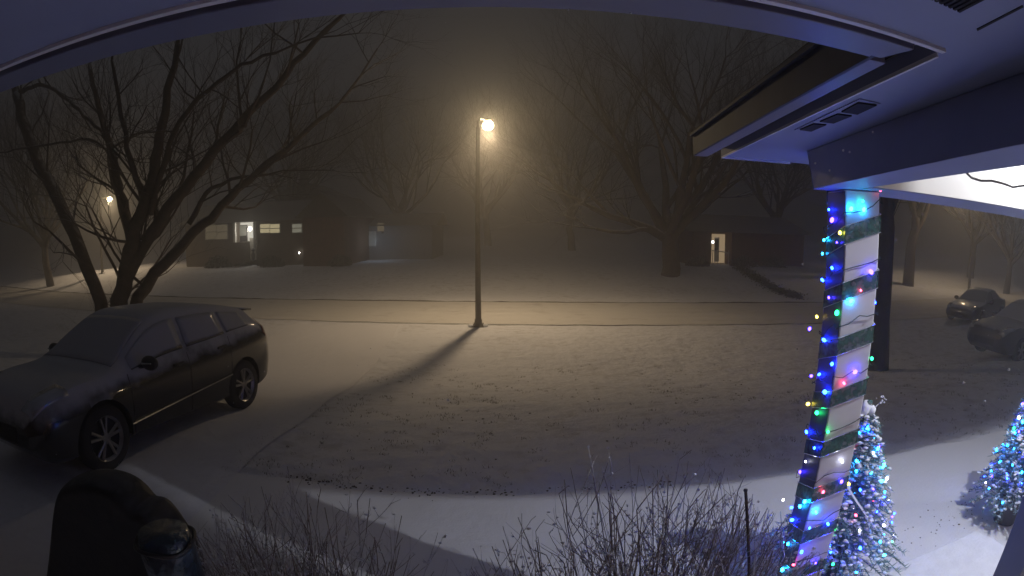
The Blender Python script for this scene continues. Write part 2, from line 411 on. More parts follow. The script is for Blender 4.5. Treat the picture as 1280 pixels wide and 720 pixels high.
# trims round the recess: thin lit lips
b = MB()
b.prism([(-5, yi(-5) - .034), (xd(.80), yi(xd(.8)) - .034), (xd(.8), yi(xd(.8)) - .02), (-5, yi(-5) - .02)], ZS + .004, ZS + .05)
b.prism([(xd(.82), .82), (xd(.82) + .008, .82), (xd(2.69) + .008, 2.70), (xd(2.69), 2.70)], ZS + .003, ZS + .05)
b.prism([(xd(2.69), 2.69), (1.60, 2.69), (1.60, 2.70), (xd(2.69), 2.702)], ZS + .002, ZS + .05)
pbuild(b, 'trim', M['post'])
# roof deck over everything, unseen, put in to block the sky light
b = MB()
b.prism([(-5.2, -.9), (.72, -.9), (.72, .90), (-5.2, .66)], ZS + .121, ZS + .22)
zt_ = ZS + .125
b.add([(.725, -.9, zt_), (2.4, -.9, 4.15), (2.4, 2.9, 4.15), (.97, 2.69, zt_), (9.3, -.9, 4.0), (9.3, 3.2, 4.0)], [(0, 1, 2, 3), (1, 4, 5, 2), (3, 2, 5), (0, 4, 1)])
pbuild(b, 'roof', M['roofing'])
# side beam
def lerp(a, b, t): return (a[0] + (b[0] - a[0]) * t, a[1] + (b[1] - a[1]) * t)
def sc2(*pts): return [(x * SC, y * SC) for x, y in pts]
bo = [lerp((1.480, 2.255), (.76, -.60), k / 12) for k in range(13)]
tp_ = [lerp((1.455, 2.265), (.93, -.60), k / 12) for k in range(13)]
bi = [lerp((1.04, -.60), (1.60, 1.90), k / 11) for k in range(12)] + [(1.66, 2.26)]
b = MB()
b.grid([[(o[0], o[1], ZB), (t_[0], t_[1], ZS + .012), (i_[0], i_[1], ZS + .012), (i_[0], i_[1], ZB)] for o, t_, i_ in zip(bo, tp_, bi[::-1])], close=True)
b.f += [(0, 1, 2, 3), tuple(len(b.v) - k for k in (1, 2, 3, 4))]
pbuild(b, 'side_beam', M['beam'], bevel=0.003)
b = MB()
b.prism(sc2((1.385, 1.90), (1.733, 1.984), (3.302, 2.185), (9.0, 2.9), (9.0, 1.885), (1.385, 1.660)), ZB + .0015, ZS + .012)
pbuild(b, 'front_beam', M['beam'], bevel=0.003)
# white lit porch ceiling, frieze on the inner side of the beams
b = MB()
b.prism(sc2((1.15, .3), (9.0, .3), (9.0, 1.885), (1.42, 1.66)), ZC, ZC + .02)
b.prism(sc2((1.375, 1.658), (9.0, 1.883), (9.0, 1.873), (1.375, 1.648)), ZB + .006, ZC)
b.prism(sc2((1.10, .30), (1.355, 1.600), (1.368, 1.592), (1.113, .30)), ZS - .02, ZC)
pbuild(b, 'ceiling', M['ceil'])
# soffit vents
def quadpatch(px, z0, z1, name, m, parent):
    p = [atz(x, y, ZS)[:2] for x, y in px]; q = MB(); q.prism(p, z0, z1); return pbuild(q, name, m, parent=parent)
def vpar(o):  # parent sub-parts at soffit
    return o
vent = MB(); p = [atz(x, y, ZS)[:2] for x, y in [(993, 166), (1075, 128), (1101, 134), (1019, 168)]]
vent.prism(p, ZS + .0095, ZS + .0125)
vent = pbuild(vent, 'vent', M['soffit'])
for pxs in ([(1000, 164), (1017, 157), (1033, 158), (1014, 166)], [(1025, 154), (1047, 145), (1065, 147), (1042, 156)], [(1052, 142), (1073, 131), (1096, 134), (1072, 145)]):
    quadpatch(pxs, ZS + .004, ZS + .0092, 'slot', M['vent'], vent)
q = MB()
for i in range(7):
    t = i / 7.0
    a = [(1163 + 40 * t, 2 + 18 * t - 0), (1163 + 40 * (t + .075), 2 + 18 * (t + .075)), (1163 + 40 * (t + .075) + 45, 2 + 18 * (t + .075) - 23), (1163 + 40 * t + 45, 2 + 18 * t - 23)]
    q.prism([atz(x, y, ZS)[:2] for x, y in a], ZS + .004, ZS + .0115)
pbuild(q, 'vent', M['vent'])
q = MB(); q.prism([atz(x, y, ZS)[:2] for x, y in [(1222, 43), (1280, 14), (1281, 16), (1223, 45)]], ZS + .010, ZS + .0128)
pbuild(q, 'seam', M['vent'])
# corner column, turned as the eave is; near corner at C
AN = R(-8.4); U = Vector((math.cos(AN), math.sin(AN), 0)); V = Vector((-math.sin(AN), math.cos(AN), 0))
C = Vector((1.336 * SC, 1.785 * SC, 0)); W = 0.172 * SC
def colbox(mbx, c, w, z0, z1, grow=0.0):
    p = [c - U * grow - V * grow, c + U * (w + grow) - V * grow, c + U * (w + grow) + V * (w + grow), c - U * grow + V * (w + grow)]
    mbx.prism([(v.x, v.y) for v in p], z0, z1)
q = MB(); colbox(q, C, W, 0.15, ZB - .002); pbuild(q, 'column', M['post'], bevel=0.006)
q = MB(); pp = [C - U * .0025 + V * .004, C - U * .0025 + V * (W - .004), C - U * .0001 + V * (W - .004), C - U * .0001 + V * .004]; q.prism([(v.x, v.y) for v in pp], .35, ZB - .01); pbuild(q, 'shade_panel', M['navy'])  # navy sheet stands in for the shade on this face of the column
q = MB(); colbox(q, C, W, 0.15, 0.34, 0.02); pbuild(q, 'column_base', M['post'], bevel=0.006)
# second column at the right frame edge
c2 = Vector((2.92, 1.30, 0))
e2 = atz(1270, 645, 1.0)
c2 = Vector((e2.x, e2.y, 0)) - V * .22
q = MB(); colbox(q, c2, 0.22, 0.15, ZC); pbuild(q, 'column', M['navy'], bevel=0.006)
# slab with snow
q = MB(); q.prism([(1.25, .2), (3.93, .2), (3.93, 2.30), (3.86, 2.47), (2.6, 2.40), (1.25, 2.35)], -.02, 0.13); pbuild(q, 'floor_slab', M['kerb'])
q = MB()
q.prism([(1.24, .2), (3.95, .2), (3.95, 2.31), (3.87, 2.49), (2.6, 2.415), (1.24, 2.365)], 0.131, 0.165); pbuild(q, 'snow_cover', M['snow'], bevel=0.012)
# house wall behind the lens
q = MB(); q.box(-9, 10, -.75, -.6, -.1, 3.0); pbuild(q, 'wall', M['brickwall'])
# ceiling lamps
LA = Vector((3.70, 1.34, 0))
for i, (lx, ly, pw) in enumerate(((LA.x, LA.y, 285), (6.3, 1.36, 55))):
    t = empty('ceiling_lamp', (lx, ly, ZC), ['round porch ceiling lamp beside the light wrapped column', 'round porch ceiling lamp further right along the porch'][i], 'ceiling lamp', group='porch ceiling lamps')
    q = MB(); q.tube([(0, 0, 0), (0, 0, -.022)], [.07, .07], 20); q.build('lamp_base', M['trim'], t)
    q = MB(); q.tube([(0, 0, -.02), (0, 0, -.12)], [.012, .012], 8); q.ell((0, 0, -.15), (.06, .06, .035), 16, 8); q.build('lamp_shade', emis('porch_lamp_glass', (1.0, .96, .98), 3.0), t, smooth=True)
    lamp('porch_light', (0, 0, -.215), pw, (0.90, 0.91, 1.0), 0.018, t)

# cable along the white ceiling
cb_pts = [aty(x, y, 0) if False else atz(x, y, 2.80) for x, y in [(1206, 214), (1214, 222), (1226, 226), (1240, 226), (1256, 230), (1266, 234), (1280, 232), (1300, 236)]]
q = MB(); q.tube(cb_pts, .006, 6)
tag(q.build('hanging_cable', M['greycable'], smooth=True), 'thin grey cable drooping across the bright white porch ceiling', 'cable')

# ------------------------------------------------------------------ ribbon and lights round the column
def colpt(s, z, off):
    """point on the column's skin, s = distance round it starting at near corner C along U"""
    s = s % (4 * W); k = int(s // W); t = s - k * W
    if k == 0: return C + U * t - V * off + Vector((0, 0, z))
    if k == 1: return C + U * (W + off) + V * t + Vector((0, 0, z))
    if k == 2: return C + U * (W - t) + V * (W + off) + Vector((0, 0, z))
    return C + V * (W - t) - U * off + Vector((0, 0, z))
PITCHZ = 0.27
def corners(off, f, z0=0.3, z1=2.66):
    """s values with every corner doubled so the strip turns crisply"""
    out = []; s = 0.0; total = (z1 - z0) / PITCHZ * 4 * W
    while s < total:
        k = int((s + 1e-6) // W)
        for t in (0.0, .25, .5, .75, 1.0):
            z = z0 + (k * W + t * W) / (4 * W) * PITCHZ * f
            kk = k % 4
            base = [C, C + U * W, C + U * W + V * W, C + V * W][kk]; d = [U, V, -U, -V][kk]; nrm = [-V, U, V, -U][kk]
            tt = -off + t * (W + 2 * off)
            out.append(base + d * tt + nrm * off + Vector((0, 0, z)))
        s = (k + 1) * W
    return out
P = corners(.004, 1.0)
rb = empty('ribbon', C + Vector((0, 0, .3)), 'dark green sheer ribbon with silver edges spiralling up the corner column', 'ribbon')
RBW = 0.088
q = MB(); q.grid([[p - Vector(C) - Vector((0, 0, .3)), p - Vector(C) - Vector((0, 0, .3)) + Vector((0, 0, RBW * .5 + .006 * math.sin(p.x * 90 + p.z * 60))), p - Vector(C) - Vector((0, 0, .3)) + Vector((0, 0, RBW))] for p in P])
o = q.build('band', M['ribbon'], rb)
for dz in (0, RBW):
    q = MB(); q.tube([p - Vector(C) - Vector((0, 0, .3)) + Vector((0, 0, dz)) for p in corners(.006, 1.0)], .0022, 4); q.build('wire_edge', M['silver'], rb)

bulb_me = {}
def bulb_mesh(c, r):
    if (c, r) not in bulb_me:
        q = MB(); q.ell((0, 0, 0), (r, r, r * 1.35), 8, 6)
        me = bpy.data.meshes.new('bulb'); me.from_pydata(q.v, [], q.f); me.materials.append(BULB[c]); me.polygons.foreach_set('use_smooth', [True] * len(me.polygons)); bulb_me[(c, r)] = me
    return bulb_me[(c, r)]
def put_bulb(parent, loc, c, r=0.008, rnd=random):
    o = bpy.data.objects.new('bulb', bulb_mesh(c, r)); COL.objects.link(o); o.parent = parent; o.location = loc
    o.rotation_euler = (rnd.uniform(-1, 1), rnd.uniform(-1, 1), 0); return o
def ray_plane(px, py, p0, n):
    d = Vector(ray(px, py)); o = Vector((0, 0, H)); k = (Vector(p0) - o).dot(n) / d.dot(n); return o + d * k
rnd = random.Random(9)
ls = empty('light_string', C + Vector((0, 0, .3)), 'multicoloured string lights wound up the corner column over the ribbon', 'light string')
base = C + Vector((0, 0, .3))
cp = []
for i, p in enumerate(corners(.012, 1.0, 0.42, 2.66)):
    cp.append(p + Vector((rnd.gauss(0, .003), rnd.gauss(0, .003), rnd.gauss(0.02, .012))) - base)
q = MB(); q.tube(cp, .0024, 4); q.build('cable', M['cable'], ls)
FB = [(1040, 275, 'violet', .010, 1), (1050, 291, 'yellow', .008, 1), (1064, 261, 'cyan', .010, 0), (1080, 262, 'cyan', .009, 0), (1078, 252, 'green', .006, 0), (1101, 226, 'red', .008, 2), (1101, 237, 'red', .008, 2),
      (1028, 317, 'cyan', .005, 1), (1046, 303, 'violet', .004, 1), (1089, 340, 'violet', .010, 0), (1064, 376, 'cyan', .009, 0), (1076, 363, 'red', .005, 0), (1046, 391, 'green', .010, 1), (1021, 396, 'yellow', .007, 1), (1012, 411, 'violet', .008, 1),
      (1069, 465, 'violet', .010, 0), (1055, 479, 'red', .007, 0), (1031, 490, 'blue', .011, 1), (1010, 505, 'yellow', .009, 1), (1021, 516, 'green', .010, 1), (1053, 577, 'white', .006, 0), (1007, 577, 'white', .005, 1),
      (1029, 615, 'red', .007, 0), (1052, 602, 'violet', .008, 0), (1006, 627, 'cyan', .009, 1), (1000, 633, 'cyan', .009, 1), (979, 625, 'white', .006, 1), (1018, 560, 'blue', .006, 1), (992, 706, 'red', .007, 1), (978, 712, 'cyan', .010, 1), (1019, 704, 'violet', .007, 0), (1035, 655, 'blue', .008, 0), (1012, 660, 'blue', .006, 1), (1028, 350, 'blue', .008, 1), (1040, 455, 'blue', .008, 1), (1035, 540, 'green', .006, 0)]
FB += [(1036, 262, 'blue', .006, 1), (1030, 300, 'cyan', .006, 1), (1040, 335, 'blue', .007, 1), (1036, 372, 'violet', .006, 1), (1030, 425, 'blue', .009, 1), (1014, 470, 'violet', .008, 1), (1024, 468, 'blue', .007, 1), (1008, 540, 'blue', .008, 1), (1000, 590, 'violet', .007, 1), (990, 650, 'blue', .010, 1), (985, 680, 'cyan', .008, 1), (1002, 690, 'blue', .009, 1), (1020, 640, 'cyan', .007, 0)]  # extra bulbs added to throw more blue glow on the left face
FB += [(1054, 188, 'green', .004, 1), (1075, 188, 'blue', .005, 1)]  # two small bulbs added for the green and blue glow on the beam
for x, y, c, r, face in FB:
    r *= 1.05
    if face == 0: p = ray_plane(x, y, C - V * .018, V)
    elif face == 1: p = ray_plane(x, y, C - U * .018, U)
    else: p = ray_plane(x, y, C - V * .03, V)
    put_bulb(ls, p - base, c, r, rnd)
for i in range(30):   # the sides turned away
    z = 0.5 + i * .07; s = W * (1 + rnd.random() * 2)
    put_bulb(ls, colpt(s, z, .016) - base, rnd.choice(['blue', 'violet', 'cyan', 'green', 'red', 'yellow']), .008, rnd)

# ------------------------------------------------------------------ little lit christmas trees
def xmas_tree(loc, seed, label, RX=.50):
    rnd = random.Random(seed); t = empty('christmas_tree', loc, label, 'christmas tree', group='small lit christmas trees beside the porch')
    q = MB(); q.tube([(0, 0, .2), (0, 0, 1.30)], [.022, .006], 8); q.build('trunk', M['bark'], t)
    q = MB(); q.tube([(0, 0, 0), (0, 0, .03), (0, 0, .26), (0, 0, .29), (0, 0, .29)], [.11, .12, .145, .15, .12], 18); q.build('pot', M['pot'], t)
    nd = MB(); sn = MB()
    def rad(z): return RX * (1 - (z - .28) / 1.1) + .04
    for i in range(330):
        z = .22 + 1.10 * (i / 330.0) ** 1.15; a = i * 2.39996 + rnd.uniform(-.2, .2); L = rad(z) * rnd.uniform(.75, 1.15)
        d = Vector((math.cos(a), math.sin(a), 0)); pts = []
        for k in range(6):
            u = k / 5.0; pts.append(Vector((0, 0, z)) + d * (L * u) + Vector((0, 0, (.10 * u - .16 * u * u) * (L / .3))))
        nd.tube(pts, [.004] * 5 + [.002], 3, cap=False)
        side = Vector((-d.y, d.x, 0))
        for k in range(46):
            u = rnd.uniform(.12, 1.0); j = min(4, int(u * 5)); f = u * 5 - j; c = pts[j].lerp(pts[j + 1], f)
            nd_l = rnd.uniform(.028, .05)
            dirv = (d * rnd.uniform(.3, 1) + side * rnd.choice((-1, 1)) * rnd.uniform(.3, 1) + Vector((0, 0, rnd.uniform(-.35, .5)))).normalized() * nd_l
            w = dirv.cross(Vector((rnd.uniform(-1, 1), rnd.uniform(-1, 1), 1))).normalized() * .0042
            nd.add([c - w, c + w, c + dirv + w * .3, c + dirv - w * .3], [(0, 1, 2, 3)])
        for k in range(5):
            if rnd.random() < .8:
                u = rnd.uniform(.5, 1.02); j = min(4, int(u * 5)); f = min(1, u * 5 - j); c = pts[j].lerp(pts[j + 1], f) + Vector((rnd.gauss(0, .01), rnd.gauss(0, .01), .010))
                sn.ell(c, (rnd.uniform(.008, .028), rnd.uniform(.008, .026), rnd.uniform(.005, .012)), 6, 4, .3, rnd)
    nd.build('foliage', M['needle'], t)
    sn.build('snow_clumps', M['snow'], t, smooth=True)
    return t, rad
def tree_lights(t, rad, seed, label):
    rnd = random.Random(seed); loc = t.location
    s = empty('light_string', loc, label, 'light string')
    cp = []; N = 97
    for i in range(N * 3):
        u = i / (N * 3.0); z = .32 + .98 * u; a = u * 6.28 * 8; r = rad(z) * (.93 + .06 * math.sin(i * 1.7))
        cp.append((r * math.cos(a), r * math.sin(a), z - .03 + .012 * math.sin(i * .9)))
    q = MB(); q.tube(cp, .002, 4); q.build('cable', M['cable'], s)
    for i in range(N):
        c = Vector(cp[int(i / N * (len(cp) - 1))]) * 1.0 + Vector((rnd.gauss(0, .012), rnd.gauss(0, .012), rnd.gauss(0, .02)))
        put_bulb(s, c, rnd.choice(['blue', 'blue', 'cyan', 'cyan', 'cyan', 'blue', 'violet', 'white', 'green', 'cyan', 'red', 'cyan', 'green', 'white', 'cyan']), rnd.choice([.007, .009, .011]), rnd)
    return s
t1, rf = xmas_tree((2.35, 2.68, 0.02), 3, 'snowy potted christmas tree right behind the ribbon wrapped column')
tree_lights(t1, rf, 31, 'string lights, mostly blue, on the tree behind the column')
t2, rf = xmas_tree((4.56, 2.62, 0.02), 8, 'snowy potted christmas tree cut by the right edge of the photo', .36)
t2.scale = (1.07, 1.07, 1.07)
tree_lights(t2, rf, 32, 'blue and green string lights on the tree at the right frame edge').scale = (1.07, 1.07, 1.07)
for ch in list(t2.children): pass
# snowy bow on the first tree
tp = empty('bow', (2.335, 2.66, 1.35), 'snow covered bow with a frosted sprig on top of the nearer christmas tree', 'bow')
q = MB(); rnd = random.Random(2)
q.ell((-.03, 0, .05), (.045, .03, .055), 10, 7, .12, rnd); q.ell((.03, 0, .03), (.035, .03, .035), 10, 7, .12, rnd); q.ell((-.07, 0, .0), (.05, .03, .018), 10, 7, .12, rnd)
q.build('snow_cap', M['snow'], tp, smooth=True)
q = MB(); q.ell((-.01, -.01, .09), (.028, .02, .02), 8, 6, .15, rnd); q.build('loop', M['ribbon'], tp)
q = MB()
q.tube([(.03, 0, .02), (.08, 0, .06), (.12, 0, .085)], .004, 5)
for k in range(14): q.ell((.12 + rnd.gauss(0, .016), rnd.gauss(0, .01), .09 + rnd.gauss(0, .014)), rnd.uniform(.004, .009), 5, 4)
q.build('sprig', M['snow'], tp)
# loose ribbon tail hanging on the tree
q = MB(); pts = [aty(x, y, 2.40) for x, y in [(1050, 592), (1060, 612), (1070, 628), (1082, 645), (1088, 665), (1084, 690)]]
q.grid([[p, p + Vector((.016, .01, .004))] for p in pts]); q.f = q.f + [tuple(f[::-1]) for f in []]
o = q.build('ribbon_tail', M['twine']); md = o.modifiers.new('s', 'SOLIDIFY'); md.thickness = .002
tag(o, 'narrow pale ribbon tail hanging over the christmas tree behind the column', 'ribbon')

# ------------------------------------------------------------------ bare twiggy shrubs under the lens
def shrub(loc, seed, label, n, spread, height, back):
    rnd = random.Random(seed); t = empty('bare_shrub', loc, label, 'shrub', group='bare snowy shrubs under the window')
    q = MB(); s = MB()
    def lim(p): return height * (1 - .38 * (p.x / (spread * .62)) ** 2)
    def grow(p, d, L, r, lev):
        pts = [p]; rr = [r]; n_ = 5
        for i in range(n_):
            d = (d + Vector((rnd.gauss(0, .055), rnd.gauss(0, .055), .03 + rnd.gauss(0, .03)))).normalized()
            p = p + d * (L / n_)
            if p.z > lim(p) + rnd.gauss(0, .05) - .03: break
            pts.append(p); rr.append(r * (1 - .55 * (i + 1) / n_))
        if len(pts) < 2: return
        q.tube(pts, rr, 5 if lev == 0 else 4)
        for i in range(1, len(pts)):
            if rnd.random() < .05:
                s.ell(pts[i] + Vector((0, 0, .003)), (.0045, .0045, .0035), 4, 3)
            if lev < 2 and rnd.random() < (.85 if lev == 0 else .5):
                sd = (d + Vector((rnd.gauss(0, .55), rnd.gauss(0, .55), rnd.uniform(0, .3)))).normalized()
                grow(pts[i], sd, L * rnd.uniform(.25, .45), r * .55, lev + 1)
            hgt = pts[i].z / height
            if rnd.random() < max(.03, .75 - .85 * hgt):
                s.ell(pts[i] + Vector((rnd.gauss(0, .006), rnd.gauss(0, .006), .004)), (rnd.uniform(.004, .013), rnd.uniform(.004, .012), rnd.uniform(.003, .007)), 6, 4, .35, rnd)
    for i in range(n):
        a = rnd.uniform(0, 6.28); rr = rnd.uniform(0, .5) * spread
        p = Vector((math.cos(a) * rr, math.sin(a) * rr * .35, 0))
        d = Vector((math.cos(a) * .9 * rr / spread * 2 + rnd.gauss(0, .2), math.sin(a) * .25 + rnd.gauss(0, .14), 1)).normalized()
        grow(p, d, height * rnd.uniform(.62, 1.04), rnd.uniform(.0035, .006), 0)
    q.build('branches', M['twig'], t); s.build('snow_clumps', M['snow'], t, smooth=True)
    return t
shrub((0.70, 1.95, 0), 5, 'bare twiggy shrub with buds left of the wrapped column', 230, 1.5, 1.38, 0)
shrub((-1.12, 1.95, 0), 12, 'low bare shrub holding clumps of snow beside the dark cover', 210, 1.35, 1.20, 0)
p1 = aty(932, 613, 1.75); p2 = aty(936, 716, 1.75); p0 = p1 + (p2 - p1) * (p1.z / (p1.z - p2.z))
q = MB(); q.tube([Vector((0, 0, 0)), (p1 - p0) * .5 + Vector((.004, 0, 0)), p1 - p0], [.009, .008, .007], 7); q.ell(p1 - p0, .010, 7, 5)
o = q.build('garden_stake', M['bark']); o.location = p0; tag(o, 'single straight dark stake standing between the shrub and the column', 'stake')

# ------------------------------------------------------------------ trees
def limb(mbx, pts, rads, n=7): mbx.tube(pts, rads, n)
def twigs(mbx, p, d, L, r, lev, rnd, maxlev=4, up=.1, sides=4, spread=.55, nk=(2, 3)):
    n_ = 4 if lev < 3 else 3; pts = [p]; rr = [r]; dd = d.copy()
    for i in range(n_):
        dd = (dd + Vector((rnd.gauss(0, .12), rnd.gauss(0, .12), up * .4 + rnd.gauss(0, .12)))).normalized()
        pts.append(pts[-1] + dd * (L / n_)); rr.append(r * (1 - .5 * (i + 1) / n_))
    mbx.tube(pts, rr, sides if lev > 1 else 6, cap=False)
    if lev >= maxlev: return
    for i in range(1, len(pts)):
        for k in range(rnd.choice(nk) if i == len(pts) - 1 else (1 if rnd.random() < .75 else 0)):
            sd = (dd + Vector((rnd.gauss(0, spread), rnd.gauss(0, spread), rnd.gauss(up, spread * .6)))).normalized()
            twigs(mbx, pts[i], sd, L * rnd.uniform(.5, .78), rr[i] * .62, lev + 1, rnd, maxlev, up, max(3, sides - 1), spread, nk)

def px_tree(name, limbs, y0, label, jitter, seed, pxr, m, twig_n=1.0, extra=None):
    """limbs follow the photographed ones; each leans to its own depth"""
    rnd = random.Random(seed); b0 = limbs[0][0][0]
    base = aty(b0[0], b0[1], y0); base.z = g(base.x, y0)
    t = empty(name, base, label, 'tree')
    tr = MB(); cr = MB()
    for li, (pp, w0, w1, yoff, isb) in enumerate(limbs):
        n = len(pp); pts = []; rads = []
        for i, (x, y) in enumerate(pp):
            u = i / (n - 1.0)
            yy = y0 + yoff[0] + (yoff[1] - yoff[0]) * u
            p = aty(x, y, yy); pts.append(p)
            dist = (p - Vector((0, 0, H))).length
            rads.append((w0 + (w1 - w0) * u) * .5 * dist / FPX)
        if not isb:   # carry the trunk down into the snow
            p0 = pts[0].copy(); p0.z = g(p0.x, p0.y) - .1; p0.x = base.x + (p0.x - base.x) * .6; pts = [p0] + pts; rads = [rads[0] * 1.25] + rads
        # smooth a bit by subdividing
        P2 = [pts[0]]; R2 = [rads[0]]
        for i in range(len(pts) - 1):
            for k in range(1, 4):
                u = k / 3.0
                q = pts[i].lerp(pts[i + 1], u)
                q += Vector((rnd.gauss(0, 1), rnd.gauss(0, 1), rnd.gauss(0, 1))) * jitter * (.0 if k == 3 else 1)
                P2.append(q); R2.append(rads[i] + (rads[i + 1] - rads[i]) * u)
        (cr if isb else tr).tube([p - base for p in P2], R2, 9)
        for i in range(3 if not isb else 1, len(P2)):
            if rnd.random() < .42 * twig_n:
                d = (P2[i] - P2[i - 1]).normalized(); sd = (d * .6 + Vector((rnd.gauss(0, .6), rnd.gauss(0, .6), rnd.gauss(.2, .4)))).normalized()
                twigs(cr, P2[i] - base, sd, rnd.uniform(.9, 2.0) * max(.5, R2[i] / .08) ** .5, min(R2[i] * .38, .05), 1, rnd, 4, up=.12)
        d = (P2[-1] - P2[-2]).normalized(); twigs(cr, P2[-1] - base, d, 2.0, R2[-1] * .8, 0 if not isb else 1, rnd, 4, up=.1)
    tr.build('trunk', m, t, smooth=True); cr.build('crown', m, t, smooth=True)
    return t
LT = [
    ([(126, 378), (100, 312), (75, 255), (48, 205), (32, 160), (21, 118)], 17, 12, (0, .6), False),
    ([(148, 376), (160, 328), (166, 290), (180, 258), (190, 228), (198, 185), (207, 140), (214, 95), (222, 55)], 22, 7, (0, -.8), False),
    ([(150, 372), (176, 312), (202, 275), (232, 236), (266, 190), (302, 152), (345, 110), (380, 68), (425, 22)], 19, 6, (.1, .2), False),
    ([(172, 372), (206, 330), (241, 291), (276, 258), (312, 225), (345, 196), (382, 165), (425, 128)], 16, 5, (.3, 2.4), False),
    ([(166, 296), (156, 262), (149, 232), (142, 198), (130, 160), (120, 118), (112, 80)], 13, 5, (0, .8), True),
    ([(178, 250), (165, 205), (151, 145), (140, 75)], 9, 4, (-.3, -1.2), True),
    ([(21, 118), (35, 110), (52, 106), (70, 113), (92, 132), (112, 150), (130, 168)], 5, 4, (.6, .6), True),
    ([(188, 268), (202, 215), (218, 165), (245, 125), (272, 103), (302, 80), (345, 66)], 8, 4, (-.3, -1.6), True),
    ([(236, 280), (258, 241), (288, 224), (335, 218)], 7, 3, (.9, 1.8), True),
    ([(140, 190), (112, 174), (75, 178), (38, 184), (10, 190)], 3.5, 2, (.5, 0), True),
    ([(278, 180), (300, 165), (308, 152), (330, 100)], 6, 3, (.2, -.6), True),
]
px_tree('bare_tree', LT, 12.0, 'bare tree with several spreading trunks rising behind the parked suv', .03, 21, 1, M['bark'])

def gen_tree(base, h, tr_r, seed, label, spread=.6, group=None, lev=5, name='bare_tree', m=None, fork=.3, nl=6):
    rnd = random.Random(seed); t = empty(name, base, label, 'tree', group=group); m = m or M['farbark']
    a = MB(); pts = [(0, 0, -.3)]; n = 6; p = Vector((0, 0, 0)); rr = [tr_r * 1.35]; fh = h * fork
    for i in range(n + 1):
        pts.append((p.x, p.y, p.z)); rr.append(tr_r * (1.12 - .35 * i / n)); p = p + Vector((rnd.gauss(0, .03) * h / 8, rnd.gauss(0, .03) * h / 8, fh / n))
    a.tube(pts, rr, 10); a.build('trunk', m, t, smooth=True)
    c = MB(); top = Vector(pts[-1])
    for k in range(nl):
        an = k * 6.283 / nl + rnd.uniform(-.4, .4)
        d = Vector((math.cos(an) * spread, math.sin(an) * spread, rnd.uniform(.6, 1.3))).normalized()
        twigs(c, top - Vector((0, 0, rnd.uniform(0, fh * .3))), d, h * rnd.uniform(.26, .36), tr_r * .55, 0, rnd, lev, up=.10, spread=.5)
    c.build('crown', m, t, smooth=True); return t

# dark trunk right of the column
RT = [([(1096, 462), (1098, 400), (1103, 330), (1106, 285), (1103, 240), (1098, 190), (1090, 140)], 30, 20, (0, 0), False),
      ([(1108, 270), (1118, 240), (1124, 215), (1138, 180)], 16, 12, (0, .3), True)]
rb0 = onground(1096, 463)
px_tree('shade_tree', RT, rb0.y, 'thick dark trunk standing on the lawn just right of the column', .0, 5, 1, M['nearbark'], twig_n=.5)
p = onground(838, 344)
gen_tree(p, 21, .55, 14, 'big bare tree across the street left of the warm doorway', .8, lev=5, fork=.13, nl=9, m=M['bark'])
p = onground(1135, 357)
gen_tree(p, 16, .42, 15, 'bare tree with flared trunk beyond the dark trunk at right', .5, lev=4, fork=.3)
bgt = [(715, 58, 24, 'bare background tree in the mist just right of the street lamp'), (495, 58, 25, 'misty bare tree between the left house and the street lamp'),
       (965, 56, 22, 'misty bare tree rising behind the house with the warm doorway'), (1075, 50, 20, 'misty bare tree hidden partly by the wrapped column'),
       (1215, 50, 20, 'misty bare tree above the two parked cars at right'), (1262, 44, 14, 'misty bare tree at the far right above the dark car'),
       (365, 60, 22, 'misty bare tree behind the roof of the left house'), (60, 46, 20, 'misty bare tree left of the distant street lamp'),
       (610, 72, 26, 'faint bare tree directly behind the street lamp pole')]
protos = []
for i, (px, dist, h, lab) in enumerate(bgt):
    d = ray(px, 300); k = dist / math.hypot(d[0], d[1]); x, y = d[0] * k, d[1] * k
    if i < 3:
        t = gen_tree((x, y, g(x, y)), h, .4, 50 + i, lab, .75, 'bare trees in the mist beyond the street', lev=5, nl=8, fork=.2); protos.append((t, h))
    else:
        src, hh = protos[i % 3]; t = copy_tree(src); t.location = (x, y, g(x, y)); t['label'] = lab; s = h / hh; t.scale = (s, s, s); t.rotation_euler = (0, 0, i * 1.3)

